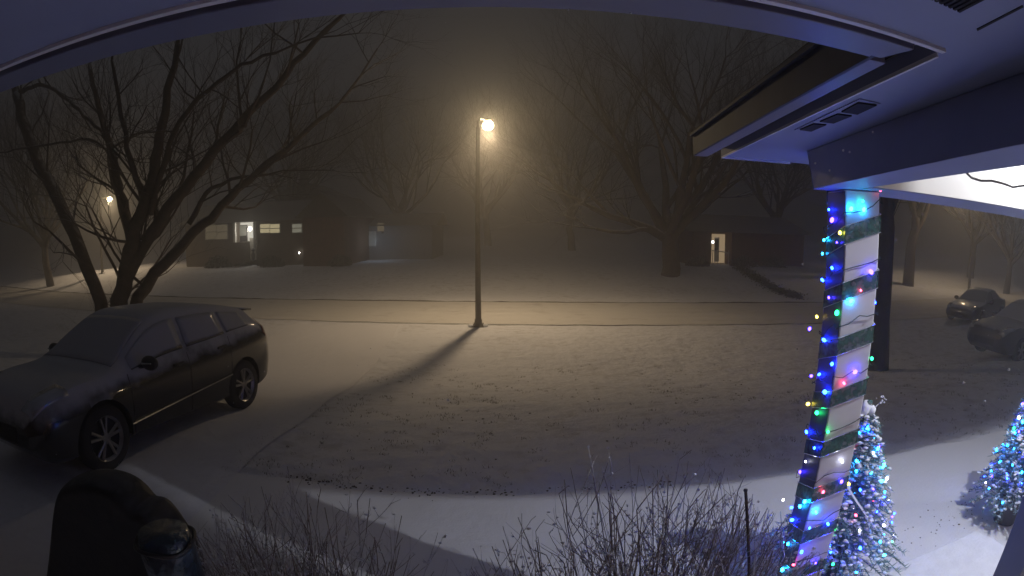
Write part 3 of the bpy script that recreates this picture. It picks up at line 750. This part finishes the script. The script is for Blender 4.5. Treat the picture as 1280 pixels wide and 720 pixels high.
# ------------------------------------------------------------------ street lamps
pb = onground(598, 408)
SL_LABEL = ['tall street lamp with a glowing head standing at the middle kerb', 'distant street lamp glowing between the left tree trunks', 'street lamp on the far right street hidden behind the porch beam']
def street_lamp(loc, h, arm, label, power, rad=.20):
    t = empty('street_lamp', loc, label, 'street lamp', group='street lamps')
    q = MB(); q.tube([(0, 0, 0), (0, 0, .25), (0, 0, .26), (0, 0, h - .35)], [.135, .13, .105, .065], 14); q.build('pole', M['pole'], t, smooth=False)
    q = MB(); q.box(-.2, .2, -.2, .2, 0, .035); 
    for sx in (-1, 1):
        for sy in (-1, 1): q.tube([(sx * .155, sy * .155, .03), (sx * .155, sy * .155, .10)], .02, 6)
    q.build('base_plate', M['pole'], t)
    q = MB(); q.ell((-.24, -.12, .05), (.12, .09, .06), 8, 5, .1, random.Random(1)); q.ell((.24, -.12, .05), (.11, .08, .06), 8, 5, .1, random.Random(2)); q.build('snow_clumps', M['snow'], t)
    a = Vector((arm[0], arm[1], 0))
    q = MB(); q.tube([(0, 0, h - .5), Vector((0, 0, h - .15)), a * .15 + Vector((0, 0, h + .02)), a * .5 + Vector((0, 0, h + .1)), a * .85 + Vector((0, 0, h + .1))], [.05, .045, .035, .03, .028], 8); q.build('arm', M['pole'], t, smooth=True)
    hd = a + Vector((0, 0, h + .06))
    q = MB(); q.ell(hd + Vector((0, 0, .14)), (.20, .24, .06), 14, 8); q.build('lamp_head', M['pole'], t, smooth=True)
    q = MB(); q.ell(hd + Vector((0, 0, -.06)), (rad, rad, rad * .85), 16, 10); q.build('lamp_glass', M['lampglass'], t, smooth=True)
    lamp('lamp_glow', hd + Vector((0, 0, -.31)), power * .27, (1.0, .76, .48), .2, t)
    sp = lamp('street_light', hd + Vector((0, 0, -.30)), power * 1.06, (1.0, .715, .415), .10, t, 'SPOT'); sp.data.spot_size = R(152); sp.data.spot_blend = .55
    return t
lh = aty(610, 157, pb.y + 1.5)
street_lamp(pb, lh.z - pb.z, (lh.x - pb.x, lh.y - pb.y), SL_LABEL[0], 900)
# left distant lamp
d = aty(137, 249, 34)
street_lamp((d.x, 32.8, g(d.x, 32.8)), d.z - g(d.x, 32.8) , (0, 1.2), SL_LABEL[1], 900, .2)
d = aty(1215, 228, 25)
street_lamp((d.x, 25, g(d.x, 25)), d.z - g(d.x, 25), (0, 1.2), SL_LABEL[2], 520, .17)

# ------------------------------------------------------------------ cars
def interp(tab, x):
    if x >= tab[0][0]: return tab[0][1]
    if x <= tab[-1][0]: return tab[-1][1]
    for i in range(len(tab) - 1):
        (x0, v0), (x1, v1) = tab[i], tab[i + 1]
        if x1 <= x <= x0:
            t = (x0 - x) / (x0 - x1)
            m0 = (tab[i + 1][1] - tab[i - 1][1]) / (tab[i - 1][0] - tab[i + 1][0]) if i > 0 else (v1 - v0) / (x0 - x1)
            m1 = (tab[i + 2][1] - tab[i][1]) / (tab[i][0] - tab[i + 2][0]) if i + 2 < len(tab) else (v1 - v0) / (x0 - x1)
            hh = x0 - x1; m0 *= hh; m1 *= hh
            # limit overshoot
            dv = v1 - v0
            m0 = max(min(m0, 3 * abs(dv)), -3 * abs(dv)); m1 = max(min(m1, 3 * abs(dv)), -3 * abs(dv))
            return (2 * t ** 3 - 3 * t * t + 1) * v0 + (t ** 3 - 2 * t * t + t) * m0 + (-2 * t ** 3 + 3 * t * t) * v1 + (t ** 3 - t * t) * m1
SUV = dict(L0=2.28, L1=-2.22,
    zt=[(2.28, .66), (2.2, .86), (2.0, .95), (1.6, 1.01), (1.12, 1.06), (.75, 1.29), (.35, 1.51), (0, 1.58), (-.7, 1.585), (-1.3, 1.53), (-1.85, 1.43), (-2.02, 1.29), (-2.14, 1.05), (-2.22, .72)],
    zb=[(2.28, .60), (2.2, .74), (2.0, .84), (1.6, .90), (1.12, .94), (.4, 1.0), (-.6, 1.07), (-1.4, 1.155), (-1.9, 1.17), (-2.14, .98), (-2.22, .66)],
    w=[(2.28, .66), (2.2, .80), (2.0, .88), (1.5, .925), (0, .925), (-1.5, .93), (-1.95, .90), (-2.15, .84), (-2.22, .74)],
    wr=[(2.28, .56), (2.2, .70), (2.0, .76), (1.6, .78), (1.12, .76), (.75, .67), (.35, .60), (-.5, .60), (-1.6, .585), (-2.02, .62), (-2.14, .72), (-2.22, .66)],
    z0=[(2.28, .42), (2.1, .27), (1.8, .22), (-1.7, .22), (-2.1, .32), (-2.22, .45)], wx=(1.40, -1.35), wr_=.36, win=[(.86, -.08), (-.16, -.98), (-1.04, -1.60)])
SEDAN = dict(L0=2.3, L1=-2.3,
    zt=[(2.3, .55), (2.22, .68), (2.0, .76), (1.5, .85), (.95, .92), (.55, 1.16), (.1, 1.37), (-.4, 1.43), (-.9, 1.39), (-1.4, 1.16), (-1.75, 1.0), (-2.15, .96), (-2.25, .82), (-2.3, .6)],
    zb=[(2.3, .5), (2.22, .58), (2.0, .68), (1.5, .77), (.95, .84), (.1, .88), (-.9, .91), (-1.75, .9), (-2.15, .85), (-2.3, .55)],
    w=[(2.3, .62), (2.2, .76), (1.9, .85), (1.4, .88), (-1.5, .88), (-2.1, .84), (-2.3, .7)],
    wr=[(2.3, .52), (2.2, .66), (1.9, .73), (.95, .74), (.55, .66), (.1, .57), (-.9, .57), (-1.4, .63), (-1.75, .70), (-2.15, .70), (-2.3, .6)],
    z0=[(2.3, .35), (2.1, .22), (1.8, .18), (-1.8, .18), (-2.2, .3), (-2.3, .4)], wx=(1.42, -1.38), wr_=.33, win=[(.68, -.08), (-.16, -1.0), (-1.02, -1.3)])
def car_section(T, x):
    zt, zb, w, wr, z0 = (interp(T[k], x) for k in ('zt', 'zb', 'w', 'wr', 'z0'))
    zm = z0 + (zb - z0) * .5
    ctrl = [(0, z0), (w * .82, z0), (w * .955, z0 + .07), (w * .99, zm - .08), (w, zm + .05), (w * .998, zb - .17), (w * .935, zb), (wr + .03, zt - .085 if zt - zb > .25 else zb + (zt - zb) * .6), (wr * .90, zt - .022), (wr * .5, zt - .004), (0, zt)]
    return ctrl
def car_pt(T, x, v, side=1, off=0):
    c = car_section(T, x); i = min(len(c) - 2, int(v)); f = v - i
    p = Vector((x, side * (c[i][0] + (c[i + 1][0] - c[i][0]) * f), c[i][1] + (c[i + 1][1] - c[i][1]) * f))
    if off:
        e = .02
        a = Vector((x, side * c[i][0], c[i][1])); bb = Vector((x, side * c[i + 1][0], c[i + 1][1]))
        c2 = car_section(T, x - e); p2 = Vector((x - e, side * (c2[i][0] + (c2[i + 1][0] - c2[i][0]) * f), c2[i][1] + (c2[i + 1][1] - c2[i][1]) * f))
        n = (bb - a).cross(p2 - p)
        if n.length > 1e-9:
            n.normalize()
            if n.dot(Vector((0, p.y, p.z - .7))) < 0: n = -n
            p = p + n * off
    return p
def make_car(T, label, group, paint, loc, rz, name='parked_car', tilt=0, suv=True):
    t = empty(name, loc, label, 'car', group=group); t.rotation_euler = (0, tilt, rz)
    xsn = []; x = T['L0']
    while x > T['L1']: xsn.append(x); x -= .07
    xsn.append(T['L1'])
    vsn = [i * .5 for i in range(21)]
    q = MB()
    rows = [[car_pt(T, x, v, 1) for v in vsn] + [car_pt(T, x, v, -1) for v in vsn[::-1][1:]] for x in xsn]
    q.grid(rows); n = len(rows[0])
    q.f.append(tuple(range(n))); q.f.append(tuple(range(len(q.v) - n, len(q.v)))[::-1])
    body = q.build('body', paint, None, smooth=True)
    import bmesh
    bm = bmesh.new(); bm.from_mesh(body.data); bmesh.ops.remove_doubles(bm, verts=bm.verts, dist=1e-4); bmesh.ops.recalc_face_normals(bm, faces=bm.faces); bm.to_mesh(body.data); bm.free()
    # cut wheel arches
    cut = MB()
    for wx in T['wx']:
        for sd in (-1, 1):
            cut.tube([(wx, sd * .62, T['wr_']), (wx, sd * 1.2, T['wr_'])], T['wr_'] + .055, 28)
    cu = cut.build('cut', M['rubber'])
    md = body.modifiers.new('b', 'BOOLEAN'); md.object = cu; md.operation = 'DIFFERENCE'; md.solver = 'EXACT'
    dg = bpy.context.evaluated_depsgraph_get(); dg.update()
    me = bpy.data.meshes.new_from_object(body.evaluated_get(dg)); body.modifiers.clear(); body.data = me
    me.materials.clear(); me.materials.append(paint)
    me.polygons.foreach_set('use_smooth', [True] * len(me.polygons))
    bpy.data.objects.remove(cu)
    md = body.modifiers.new('es', 'EDGE_SPLIT'); md.split_angle = R(38)
    body.parent = t
    def panel(name, x0, x1, v0, v1, m, sides=(1, -1), off=.006, nx=8, nv=6, parent=t, fx=None):
        for sd in sides:
            pq = MB(); pq.grid([[car_pt(T, x0 + (x1 - x0) * i / nx, v0 + (v1 - v0) * j / nv, sd, off) for j in range(nv + 1)] for i in range(nx + 1)])
            o = pq.build(name, m, parent, smooth=True)
            sol = o.modifiers.new('s', 'SOLIDIFY'); sol.thickness = .004; sol.offset = 0
    for x0, x1 in T['win']: panel('side_window', x0, x1, 6.12, 6.9, M['glass'])
    # windscreen / rear window across the middle
    def cross(name, x0, x1, vlo):
        pq = MB(); rows = []
        for i in range(9):
            x = x0 + (x1 - x0) * i / 8
            rows.append([car_pt(T, x, v, 1, .007) for v in [vlo + (10 - vlo) * j / 8 for j in range(9)]] + [car_pt(T, x, v, -1, .007) for v in [vlo + (10 - vlo) * j / 8 for j in range(9)][::-1][1:]])
        pq.grid(rows); o = pq.build(name, M['glass'], t, smooth=True); sol = o.modifiers.new('s', 'SOLIDIFY'); sol.thickness = .004; sol.offset = 0
    wx = (1.08, .38) if suv else (.92, .14)
    cross('windscreen', wx[0], wx[1], 7.5); cross('rear_window', -2.00 if suv else -1.5, -2.12 if suv else -1.0, 7.8)
    # door seams + handles + sill trim
    for sx in ((.95, -.12, -1.02) if suv else (.8, -.12, -1.0)):
        pq = MB(); pq.grid([[car_pt(T, sx + dx, v * .5, 1, .003) for dx in (-.006, .006)] for v in range(4, 13)]); pq.build('door_seam', M['vent'], t)
    for sx in ((-.0, -.92)):
        for sd in (1, -1):
            p = car_pt(T, sx + .1, 5.4, sd, .02); pq = MB(); pq.tube([p + Vector((.09, 0, 0)), p + Vector((-.09, 0, .01))], .017, 8); pq.build('door_handle', M['blackplastic'], t)
    for sd in (1, -1):
        p = car_pt(T, 1.0, 2.6, sd, .012); p2 = car_pt(T, -1.0, 3.0, sd, .012); pq = MB(); pq.tube([p, p2], .013, 6); pq.build('door_trim', M['chrome'], t)
        # mirror
        p = car_pt(T, .72 if suv else .6, 6.1, sd, 0); pq = MB(); pq.ell(p + Vector((-.02, sd * .16, .05)), (.07, .13, .085), 12, 8); pq.tube([p, p + Vector((0, sd * .1, .02))], .025, 6)
        mo = pq.build('wing_mirror', M['blackplastic'], t, smooth=True)
        pq = MB(); pq.tube([p + Vector((.045, sd * .08, .05)), p + Vector((.045, sd * .24, .06))], .008, 6); pq.build('mirror_trim', M['chrome'], mo)
        # lights
        panel('headlight', T['L0'] - .05, T['L0'] - .48, 6.25, 8.3, M['headlamp'], (sd,), .012, 6, 5)
        panel('tail_light', T['L1'] + .30, T['L1'] + .09, 5.3, 6.7, M['taillamp'], (sd,), .012, 5, 4)
    # bumper grille
    pq = MB(); pq.box(T['L0'] - .06, T['L0'] + .014, -.42, .42, .44 if suv else .3, .62 if suv else .46); pq.build('grille', M['vent'], t, bevel=.02)
    if suv:
        pq = MB(); zs = interp(T['zt'], -1.9)
        pq.grid([[(-1.78, y, zs + .035 - .06 * y * y) for y in [k * .11 for k in range(-5, 6)]], [(-2.12, y, zs + .012 - .06 * y * y) for y in [k * .11 for k in range(-5, 6)]]])
        o = pq.build('spoiler', paint, t, smooth=True); sol = o.modifiers.new('s', 'SOLIDIFY'); sol.thickness = .03
    # wheels
    for wx in T['wx']:
        for sd in (-1, 1):
            r = T['wr_']; wc = Vector((wx, sd * .80, r)); wh = bpy.data.objects.new('wheel', None); COL.objects.link(wh); wh.parent = t; wh.location = wc
            pq = MB(); pr = [(r * .66, -.10), (r * .93, -.105), (r, -.07), (r, .07), (r * .93, .105), (r * .68, .10)]
            pq.grid([[(math.cos(a) * rr_, yy, math.sin(a) * rr_) for rr_, yy in pr] for a in [k * 2 * math.pi / 32 for k in range(33)]])
            pq.build('tyre', M['rubber'], wh, smooth=True)
            pq = MB()
            pq.grid([[(math.cos(a) * rr_, sd * yy, math.sin(a) * rr_) for rr_, yy in [(r * .60, .06), (r * .69, .095), (r * .71, .09)]] for a in [k * 2 * math.pi / 32 for k in range(33)]])
            pq.tube([(0, sd * .04, 0), (0, sd * .085, 0)], r * .17, 12)
            for k in range(5):
                a = k * 2 * math.pi / 5 + .3
                for da in (-.12, .12):
                    pq.tube([(math.cos(a + da * .4) * r * .1, sd * .075, math.sin(a + da * .4) * r * .1), (math.cos(a + da * 1.6) * r * .64, sd * .075, math.sin(a + da * 1.6) * r * .64)], [.018, .02], 5)
            pq.build('rim', M['alloy'], wh)
            pq = MB(); pq.tube([(0, -.09, 0), (0, .03, 0)], r * .66, 24); pq.build('brake_disc', M['vent'], wh)
    return t
rw = onground(308, 512)
hd = Vector((-.10, -.995, 0)).normalized(); lf = Vector((.995, -.10, 0)).normalized()
origin = Vector((rw.x, rw.y, 0)) + hd * 1.40 - lf * .93; origin.z = -.088 + .012
suv = make_car(SUV, 'black suv dusted with snow parked on the driveway at left', None, M['bodypaint'], origin, math.atan2(hd.y, hd.x), tilt=-R(3.7))
suv.scale = (1.05, 1.05, 1.05)
GR = 'parked cars at the right edge'
p = onground(1222, 403)
make_car(SEDAN, 'snow covered sedan parked farther back at right, its windscreen white', GR, M['carpaint2'], (p.x + .6, p.y + .6, p.z + .02), R(-163), suv=False)
p = onground(1243, 451)
make_car(SUV, 'dark car cut by the right frame edge, nearer than the sedan', GR, M['carpaint3'], (p.x + 1.9, p.y + .1, p.z + .02), R(176))

# ------------------------------------------------------------------ covered grill and bag in the near left corner
def prof_cover():
    y0 = 1.85
    pp = [(38, 720), (44, 640), (48, 572), (60, 558), (80, 553), (104, 555), (124, 564), (138, 578), (147, 592), (158, 591), (172, 604), (190, 634), (208, 662), (216, 700), (216, 720)]
    pts = [aty(x, y, y0) for x, y in pp]
    pts = [Vector((pts[0].x - .06, y0, 0.03))] + pts + [Vector((pts[-1].x + .06, y0, 0.03))]
    pts = [Vector((p.x * 1.0, p.y, max(.03, p.z - .24 + .015 * mnoise.noise(Vector((p.x * 9, 0, p.z * 7)))))) if p.z > .05 else p for p in pts]
    c = sum(pts, Vector()) / len(pts); base = Vector((c.x, y0 + .3, 0)); rows = []
    for dy, s in ((0.03, .90), (0.0, .955), (.04, .99), (.12, 1.0), (.20, 1.0), (.26, .99), (.30, .95), (.29, .88)):
        rows.append([Vector((c.x + (p.x - c.x) * s, y0 + dy, (p.z * s + .0) if p.z > .05 else p.z)) - base for p in pts])
    q = MB(); q.grid(rows); n = len(rows[0]); q.f.append(tuple(range(n))[::-1]); q.f.append(tuple(range(len(q.v) - n, len(q.v))))
    t = empty('covered_grill', base, 'dark vinyl cover over a bulky domed shape in front of the suv', 'covered grill')
    o = q.build('cover', M['grillcover'], t, smooth=True); md = o.modifiers.new('sub', 'SUBSURF'); md.levels = md.render_levels = 2
prof_cover()
rnd = random.Random(6)
pc = aty(214, 700, 1.50)
t = empty('plastic_bag', (pc.x, 1.5, 0), 'shiny blue black plastic bundle at the bottom left beside the shrub', 'plastic bag')
q = MB(); rows = []
ztop = aty(214, 668, 1.5).z; rad = (aty(243, 700, 1.5) - aty(188, 700, 1.5)).x / 2
for j in range(15):
    u = j / 14.0; z = .02 + (ztop - .02) * u; rr = rad * (1.0 - .04 * u) if u < .93 else rad * (1 - (u - .93) * 2.0)
    rows.append([(math.cos(a) * rr * (1 + .05 * mnoise.noise(Vector((math.cos(a) * 3, math.sin(a) * 3, z * 3)))), math.sin(a) * rr * (1 + .05 * mnoise.noise(Vector((math.cos(a) * 5, math.sin(a) * 5, z * 4)))), z) for a in [k * 2 * math.pi / 36 for k in range(36)]])
q.grid(rows, close=True); q.f.append(tuple(range(len(q.v) - 36, len(q.v)))); q.build('sack', M['bluebag'], t, smooth=True)
q = MB(); q.tube([(math.cos(a) * rad * 1.03, math.sin(a) * rad * 1.03, ztop - .035 + .01 * math.sin(3 * a)) for a in [k * 2 * math.pi / 30 for k in range(31)]], .010, 6); q.build('rim', M['blackplastic'], t, smooth=True)

# ------------------------------------------------------------------ houses across the street
def wbox(t, y, x0, x1, y0, y1, name, m, dy=(0, .1), parent=None, sub=None):
    """box whose front face spans the photographed rectangle on the facade plane y"""
    a = aty(x0, y1, y); c = aty(x1, y0, y); ya = y
    q = MB(); q.box(min(a.x, c.x) - t.location.x, max(a.x, c.x) - t.location.x, y + dy[0] - t.location.y, y + dy[1] - t.location.y, a.z - t.location.z, c.z - t.location.z)
    return q.build(name, m, parent or t)
def gable_roof(t, x0, x1, y0, y1, ze, zr, m, over=.5, along='x', name='roof'):
    L = t.location; x0 -= over; x1 += over; y0 -= over; y1 += over; q = MB()
    if along == 'x':
        ym = (y0 + y1) / 2; vs = [(x0, y0, ze), (x1, y0, ze), (x1, y1, ze), (x0, y1, ze), (x0 + .0, ym, zr), (x1 - .0, ym, zr)]
        fs = [(0, 1, 5, 4), (2, 3, 4, 5), (0, 4, 3), (1, 2, 5), (0, 3, 2, 1)]
    else:
        xm = (x0 + x1) / 2; vs = [(x0, y0, ze), (x1, y0, ze), (x1, y1, ze), (x0, y1, ze), (xm, y0, zr), (xm, y1, zr)]
        fs = [(0, 1, 4), (1, 2, 5, 4), (2, 3, 5), (3, 0, 4, 5), (0, 3, 2, 1)]
    q.add([Vector(v) - L for v in vs], fs); return q.build(name, m, t)
YL = 36.5
x0 = aty(232, 300, YL).x; x1 = aty(436, 300, YL).x; xm = aty(385, 300, YL).x; gz = g(x0 + 5, YL)
ze = aty(340, 276, YL).z; zr = aty(340, 252, YL + 4).z
hl = empty('house', ((x0 + x1) / 2, YL, gz), 'low split level house at left with a bright open entrance and lit windows', 'house', group='houses across the street')
Lc = hl.location
xd0 = aty(292, 300, YL).x; xd1 = aty(320, 300, YL).x
q = MB()
q.box(x0 - Lc.x, xd0 - Lc.x, 0, 8, -.3, ze - gz); q.box(xd0 - Lc.x + .004, xd1 - Lc.x - .004, 1.2, 8, -.3, ze - gz - .004); q.box(xd1 - Lc.x, xm - Lc.x, 0, 8, -.3, ze - gz)
q.build('wall', M['siding'], hl)
q = MB(); q.box(xm - Lc.x + .005, x1 - Lc.x, -1.0, 8.0, -.3, ze - gz + .1); q.build('wall', M['brick'], hl)
gable_roof(hl, x0, xm, YL, YL + 8, ze, zr, M['farroof'])
gable_roof(hl, xm, x1, YL - 1.0, YL + 8, ze + .1, zr + .15, M['farroof'], .45, 'y')
def window(h, y, r, pane, mull=True, dy=0):
    f = wbox(h, y, *r, 'window', M['trim'], (-.05 + dy, .04 + dy))
    X0, X1, Y0, Y1 = r; px_ = .8
    cells = 2 if mull else 1
    for i in range(cells):
        a = X0 + px_ + (X1 - X0 - px_) / cells * i; bq = a + (X1 - X0 - px_) / cells - px_
        for (ya, yb) in ((Y0 + .9, (Y0 + Y1) / 2 - .3), ((Y0 + Y1) / 2 + .3, Y1 - .9)):
            wbox(h, y, a, bq, ya, yb, 'pane', pane, (-.065 + dy, -.052 + dy), parent=f)
    return f
# reparenting keeps coordinates since windows sit at the house origin
window(hl, YL, (325, 350.5, 279, 292), M['warmpane'])
window(hl, YL, (365, 378, 279, 291.5), M['palepane'], False)
window(hl, YL, (257, 285, 280, 300), M['dimpane'])
# lit entrance: back wall with door, side jamb, globe lamp, steps lit below
ent = wbox(hl, YL + 1.15, 293.5, 318, 277.5, 302, 'doorway', M['doorway'], (0, .03))
dr = wbox(hl, YL + 1.1, 298, 309, 281, 302, 'door', M['darkpane'], (-.02, .04))
wbox(hl, YL + 1.05, 299.6, 307.5, 282, 295, 'pane', M['palepane'], (-.02, .02), parent=dr)
wbox(hl, YL, 292.2, 294.4, 277, 303, 'door_frame', M['trim'], (-.1, .1)); wbox(hl, YL, 317.8, 320, 277, 312, 'door_frame', M['trim'], (-.1, .1))
wbox(hl, YL, 293.5, 310, 302.5, 329, 'stoop_wall', M['siding'], (-.6, 1.1))
wbox(hl, YL, 310.5, 320, 297, 325, 'stair_side', M['doorwhite'], (.3, 1.0))
q = MB(); c = aty(312.5, 286, YL + .6) - Lc; q.ell(c, .17, 12, 8); q.build('entrance_lamp', M['lampwhite'], hl, smooth=True)
lamp('entrance_light', c + Vector((0, -.45, -.1)), 45, (1, .93, .8), .1, hl)
q = MB(); c = aty(374, 316, YL - .3) - Lc; q.ell(c, .07, 8, 6); q.build('yard_lamp', M['lampwhite'], hl)
q = MB(); c = aty(316.5, 320, YL - .9) - Lc
q.ell(c + Vector((0, 0, .0)), (.16, .16, .35), 8, 6); q.ell(c + Vector((0, 0, .45)), .13, 8, 6)
fg = q.build('garden_urn', M['pot']); fg.location = hl.location; tag(fg, 'small dark urn standing at the lit steps of the left house', 'urn')
# house behind with a gable
YB = 56
xa = aty(344, 250, YB).x; xz = aty(412, 250, YB).x
h2 = empty('house', ((xa + xz) / 2, YB, g(xa, YB)), 'taller dark house whose gable rises behind the left house', 'house', group='houses across the street')
q = MB(); zg = aty(380, 246, YB).z; q.box(xa - h2.location.x, xz - h2.location.x, 0, 8, -.3, zg - h2.location.z); q.build('wall', M['siding'], h2)
gable_roof(h2, xa, xz, YB, YB + 8, zg, aty(380, 227, YB).z, M['farroof'], .5, 'y')
# garage with a cold light
YG = 40
xa = aty(441, 290, YG).x; xz = aty(535, 290, YG).x
h3 = empty('garage', ((xa + xz) / 2, YG + 2, g(xa, YG)), 'low garage lit by a cold blue light right of the left house', 'garage')
q = MB(); zg = aty(490, 282, YG).z - h3.location.z; q.box(xa - h3.location.x, xz - h3.location.x, 0, 7, -.3, zg); q.build('wall', mat('garage_siding', (.2, .22, .26), .8), h3)
gable_roof(h3, xa, xz, YG + 2, YG + 9, zg + h3.location.z, zg + h3.location.z + 1.1, M['farroof'])
wbox(h3, YG + 2, 446, 470, 289, 308, 'garage_door', M['trim'], (-.06, .02)); wbox(h3, YG + 2, 472, 480, 279, 289, 'window', M['dimpane'], (-.05, .02))
lamp('garage_light', (xa - h3.location.x + 2.0, -2.2, 1.6), 18, (.62, .8, 1.0), .08, h3)
q = MB(); q.box(xa - h3.location.x + 1.9, xa - h3.location.x + 2.1, -.12, 0, 2.15, 2.35); q.build('wall_lamp', M['blackplastic'], h3)
# right house
YR = 36.5
xa = aty(866, 300, YR).x; xz = aty(1005, 300, YR).x; gz = g(xa, YR)
ze = aty(930, 291, YR).z; zr = aty(930, 270, YR + 4).z
h4 = empty('house', ((xa + xz) / 2, YR, gz), 'long low house at right with a single warm lit doorway', 'house', group='houses across the street')
L4 = h4.location; d0 = aty(888, 300, YR).x; d1 = aty(915, 300, YR).x
q = MB(); q.box(xa - L4.x, d0 - L4.x, 0, 8, -.3, ze - gz); q.box(d0 - L4.x + .004, d1 - L4.x - .004, 1.4, 8, -.3, ze - gz - .004); q.box(d1 - L4.x, xz - L4.x, 0, 8, -.3, ze - gz); q.build('wall', M['brick'], h4)
gable_roof(h4, xa, xz, YR, YR + 8, ze, zr, M['farroof'])
wbox(h4, YR + 1.35, 889, 914, 293, 328.5, 'doorway', M['doorway2'], (0, .03))
dd = wbox(h4, YR + 1.3, 892.5, 899, 297, 327, 'door', M['doorwhite'], (-.03, .03)); wbox(h4, YR + 1.25, 893.5, 898, 299, 313, 'pane', M['darkpane'], (-.02, .02), parent=dd)
wbox(h4, YR + 1.25, 906, 909, 307, 313, 'mailbox', M['blackplastic'], (-.1, 0))
q = MB(); q.ell(aty(891, 302.5, YR + .2) - L4, .10, 10, 7); q.build('entrance_lamp', M['lampwhite'], h4)
q = MB()
for xx in (891, 894, 897, 911): 
    a = aty(xx, 313, YR - .3) - L4; q.tube([a, (a.x, a.y, .0)], .03, 5)
a = aty(889, 313, YR - .3) - L4; c = aty(912, 316, YR - .3) - L4; q.tube([a, c], .035, 5); q.build('railing', M['trim'], h4)

# bushes and a low hedge
def bush(loc, r, seed, label, group='dark bushes by the houses', name='bush', cat='bush'):
    rnd = random.Random(seed); q = MB()
    for i in range(900):
        a = rnd.uniform(0, 6.28); e = math.acos(rnd.uniform(-.1, 1)); rr = rnd.uniform(.55, 1.0) * (1 + .2 * mnoise.noise(Vector((a, e * 2, seed))))
        c = Vector((math.sin(e) * math.cos(a) * r[0] * rr, math.sin(e) * math.sin(a) * r[1] * rr, max(.03, math.cos(e) * r[2] * rr)))
        u = Vector((rnd.gauss(0, 1), rnd.gauss(0, 1), rnd.gauss(0, 1))).normalized() * .09; w = u.orthogonal().normalized() * .05
        q.add([c - u, c + w, c + u, c - w], [(0, 1, 2, 3)])
    o = q.build(name, M['hedge']); o.location = loc; tag(o, label, cat, group); return o
for i, (x, y, r, lab) in enumerate([(272, 322, (1.2, .8, .9), 'dark bush under the dim window of the left house'), (340, 322, (1.0, .7, .8), 'dark bush under the lit double window of the left house'), (425, 324, (.9, .8, .8), 'dark bush at the brick corner of the left house'),
                                    (930, 326, (1.1, .8, .8), 'dark bush just right of the warm doorway'), (965, 327, (1.2, .8, .9), 'dark bush near the right end of the right house'), (872, 328, (.9, .7, .7), 'dark bush just left of the warm doorway')]):
    p = aty(x, y, 35.2); bush((p.x, 35.2, g(p.x, 35.2)), r, i, lab)
q = MB(); rnd = random.Random(77); A = onground(922, 336); B = onground(1000, 374)
for i in range(2600):
    u = rnd.random(); c = A.lerp(B, u); c.z = g(c.x, c.y) + rnd.uniform(0, .34) * (1 - .3 * u); c.x += rnd.gauss(0, .22); c.y += rnd.gauss(0, .15)
    a = Vector((rnd.gauss(0, 1), rnd.gauss(0, 1), rnd.gauss(0, 1))).normalized() * .07; w = a.orthogonal().normalized() * .045
    q.add([c - a, c + w, c + a, c - w], [(0, 1, 2, 3)])
tag(q.build('hedge', M['hedge']), 'low dark hedge running diagonally down the right neighbour lawn', 'hedge')

# ------------------------------------------------------------------ falling snow
q = MB(); rnd = random.Random(15)
for x, y, dd in [(975, 549, 2.2), (984, 545, 2.2), (1205, 478, 2.5), (1231, 502, 2.3), (1261, 462, 2.6), (1062, 190, 1.5), (1054, 188, 1.6), (1019, 204, 1.5), (1037, 213, 1.7), (996, 436, 1.9), (1003, 330, 2.0), (948, 627, 2.4), (710, 12, .9), (789, 16, .9), (1091, 165, 1.3), (1120, 300, 2.2), (760, 560, 3.0), (560, 500, 4.0)]:
    d = Vector(ray(x, y)) * dd; q.ell(Vector((0, 0, H)) + d, .0046 * dd / 2, 6, 4)
for i in range(800):
    q.ell((rnd.uniform(-4, 6), rnd.uniform(2.2, 12), rnd.uniform(-.5, 4.5)), rnd.uniform(.0018, .0036), 5, 4)
tag(q.build('falling_snow', M['snow']), 'sparse snowflakes falling in front of the porch', 'snowflakes', kind='stuff')

# ------------------------------------------------------------------ haze
q = MB(); q.box(-330, 330, -14, 430, -3, 32)
hz = q.build('haze', None); hz.data.materials.clear()
hm = bpy.data.materials.new('haze_air'); hm.use_nodes = True; nt = hm.node_tree; nt.nodes.clear()
pv = nt.nodes.new('ShaderNodeVolumePrincipled'); pv.inputs['Color'].default_value = (.88, .87, .86, 1); pv.inputs['Density'].default_value = .0150; pv.inputs['Anisotropy'].default_value = .76
o = nt.nodes.new('ShaderNodeOutputMaterial'); nt.links.new(pv.outputs[0], o.inputs['Volume']); hz.data.materials.append(hm)
tag(hz, 'misty snow filled night air over the whole street', 'haze', kind='stuff')

# ------------------------------------------------------------------ night sky
w = bpy.data.worlds.new('World'); scene.world = w; w.use_nodes = True
nt = w.node_tree; bg = nt.nodes['Background']
bg.inputs[0].default_value = (.88, .91, 1.05, 1); bg.inputs[1].default_value = .030

# ------------------------------------------------------------------ render settings
vs = scene.view_settings; vs.view_transform = 'Standard'; vs.look = 'None'; vs.gamma = 1; vs.exposure = 0
scene.render.engine = 'CYCLES'
cy = scene.cycles
cy.use_denoising = True
try: cy.denoiser = 'OPENIMAGEDENOISE'
except Exception: pass
cy.max_bounces = 5; cy.diffuse_bounces = 3; cy.glossy_bounces = 2; cy.volume_bounces = 1; cy.transparent_max_bounces = 6; cy.transmission_bounces = 2
cy.sample_clamp_indirect = 2.0; cy.use_light_tree = True; cy.caustics_reflective = False; cy.caustics_refractive = False
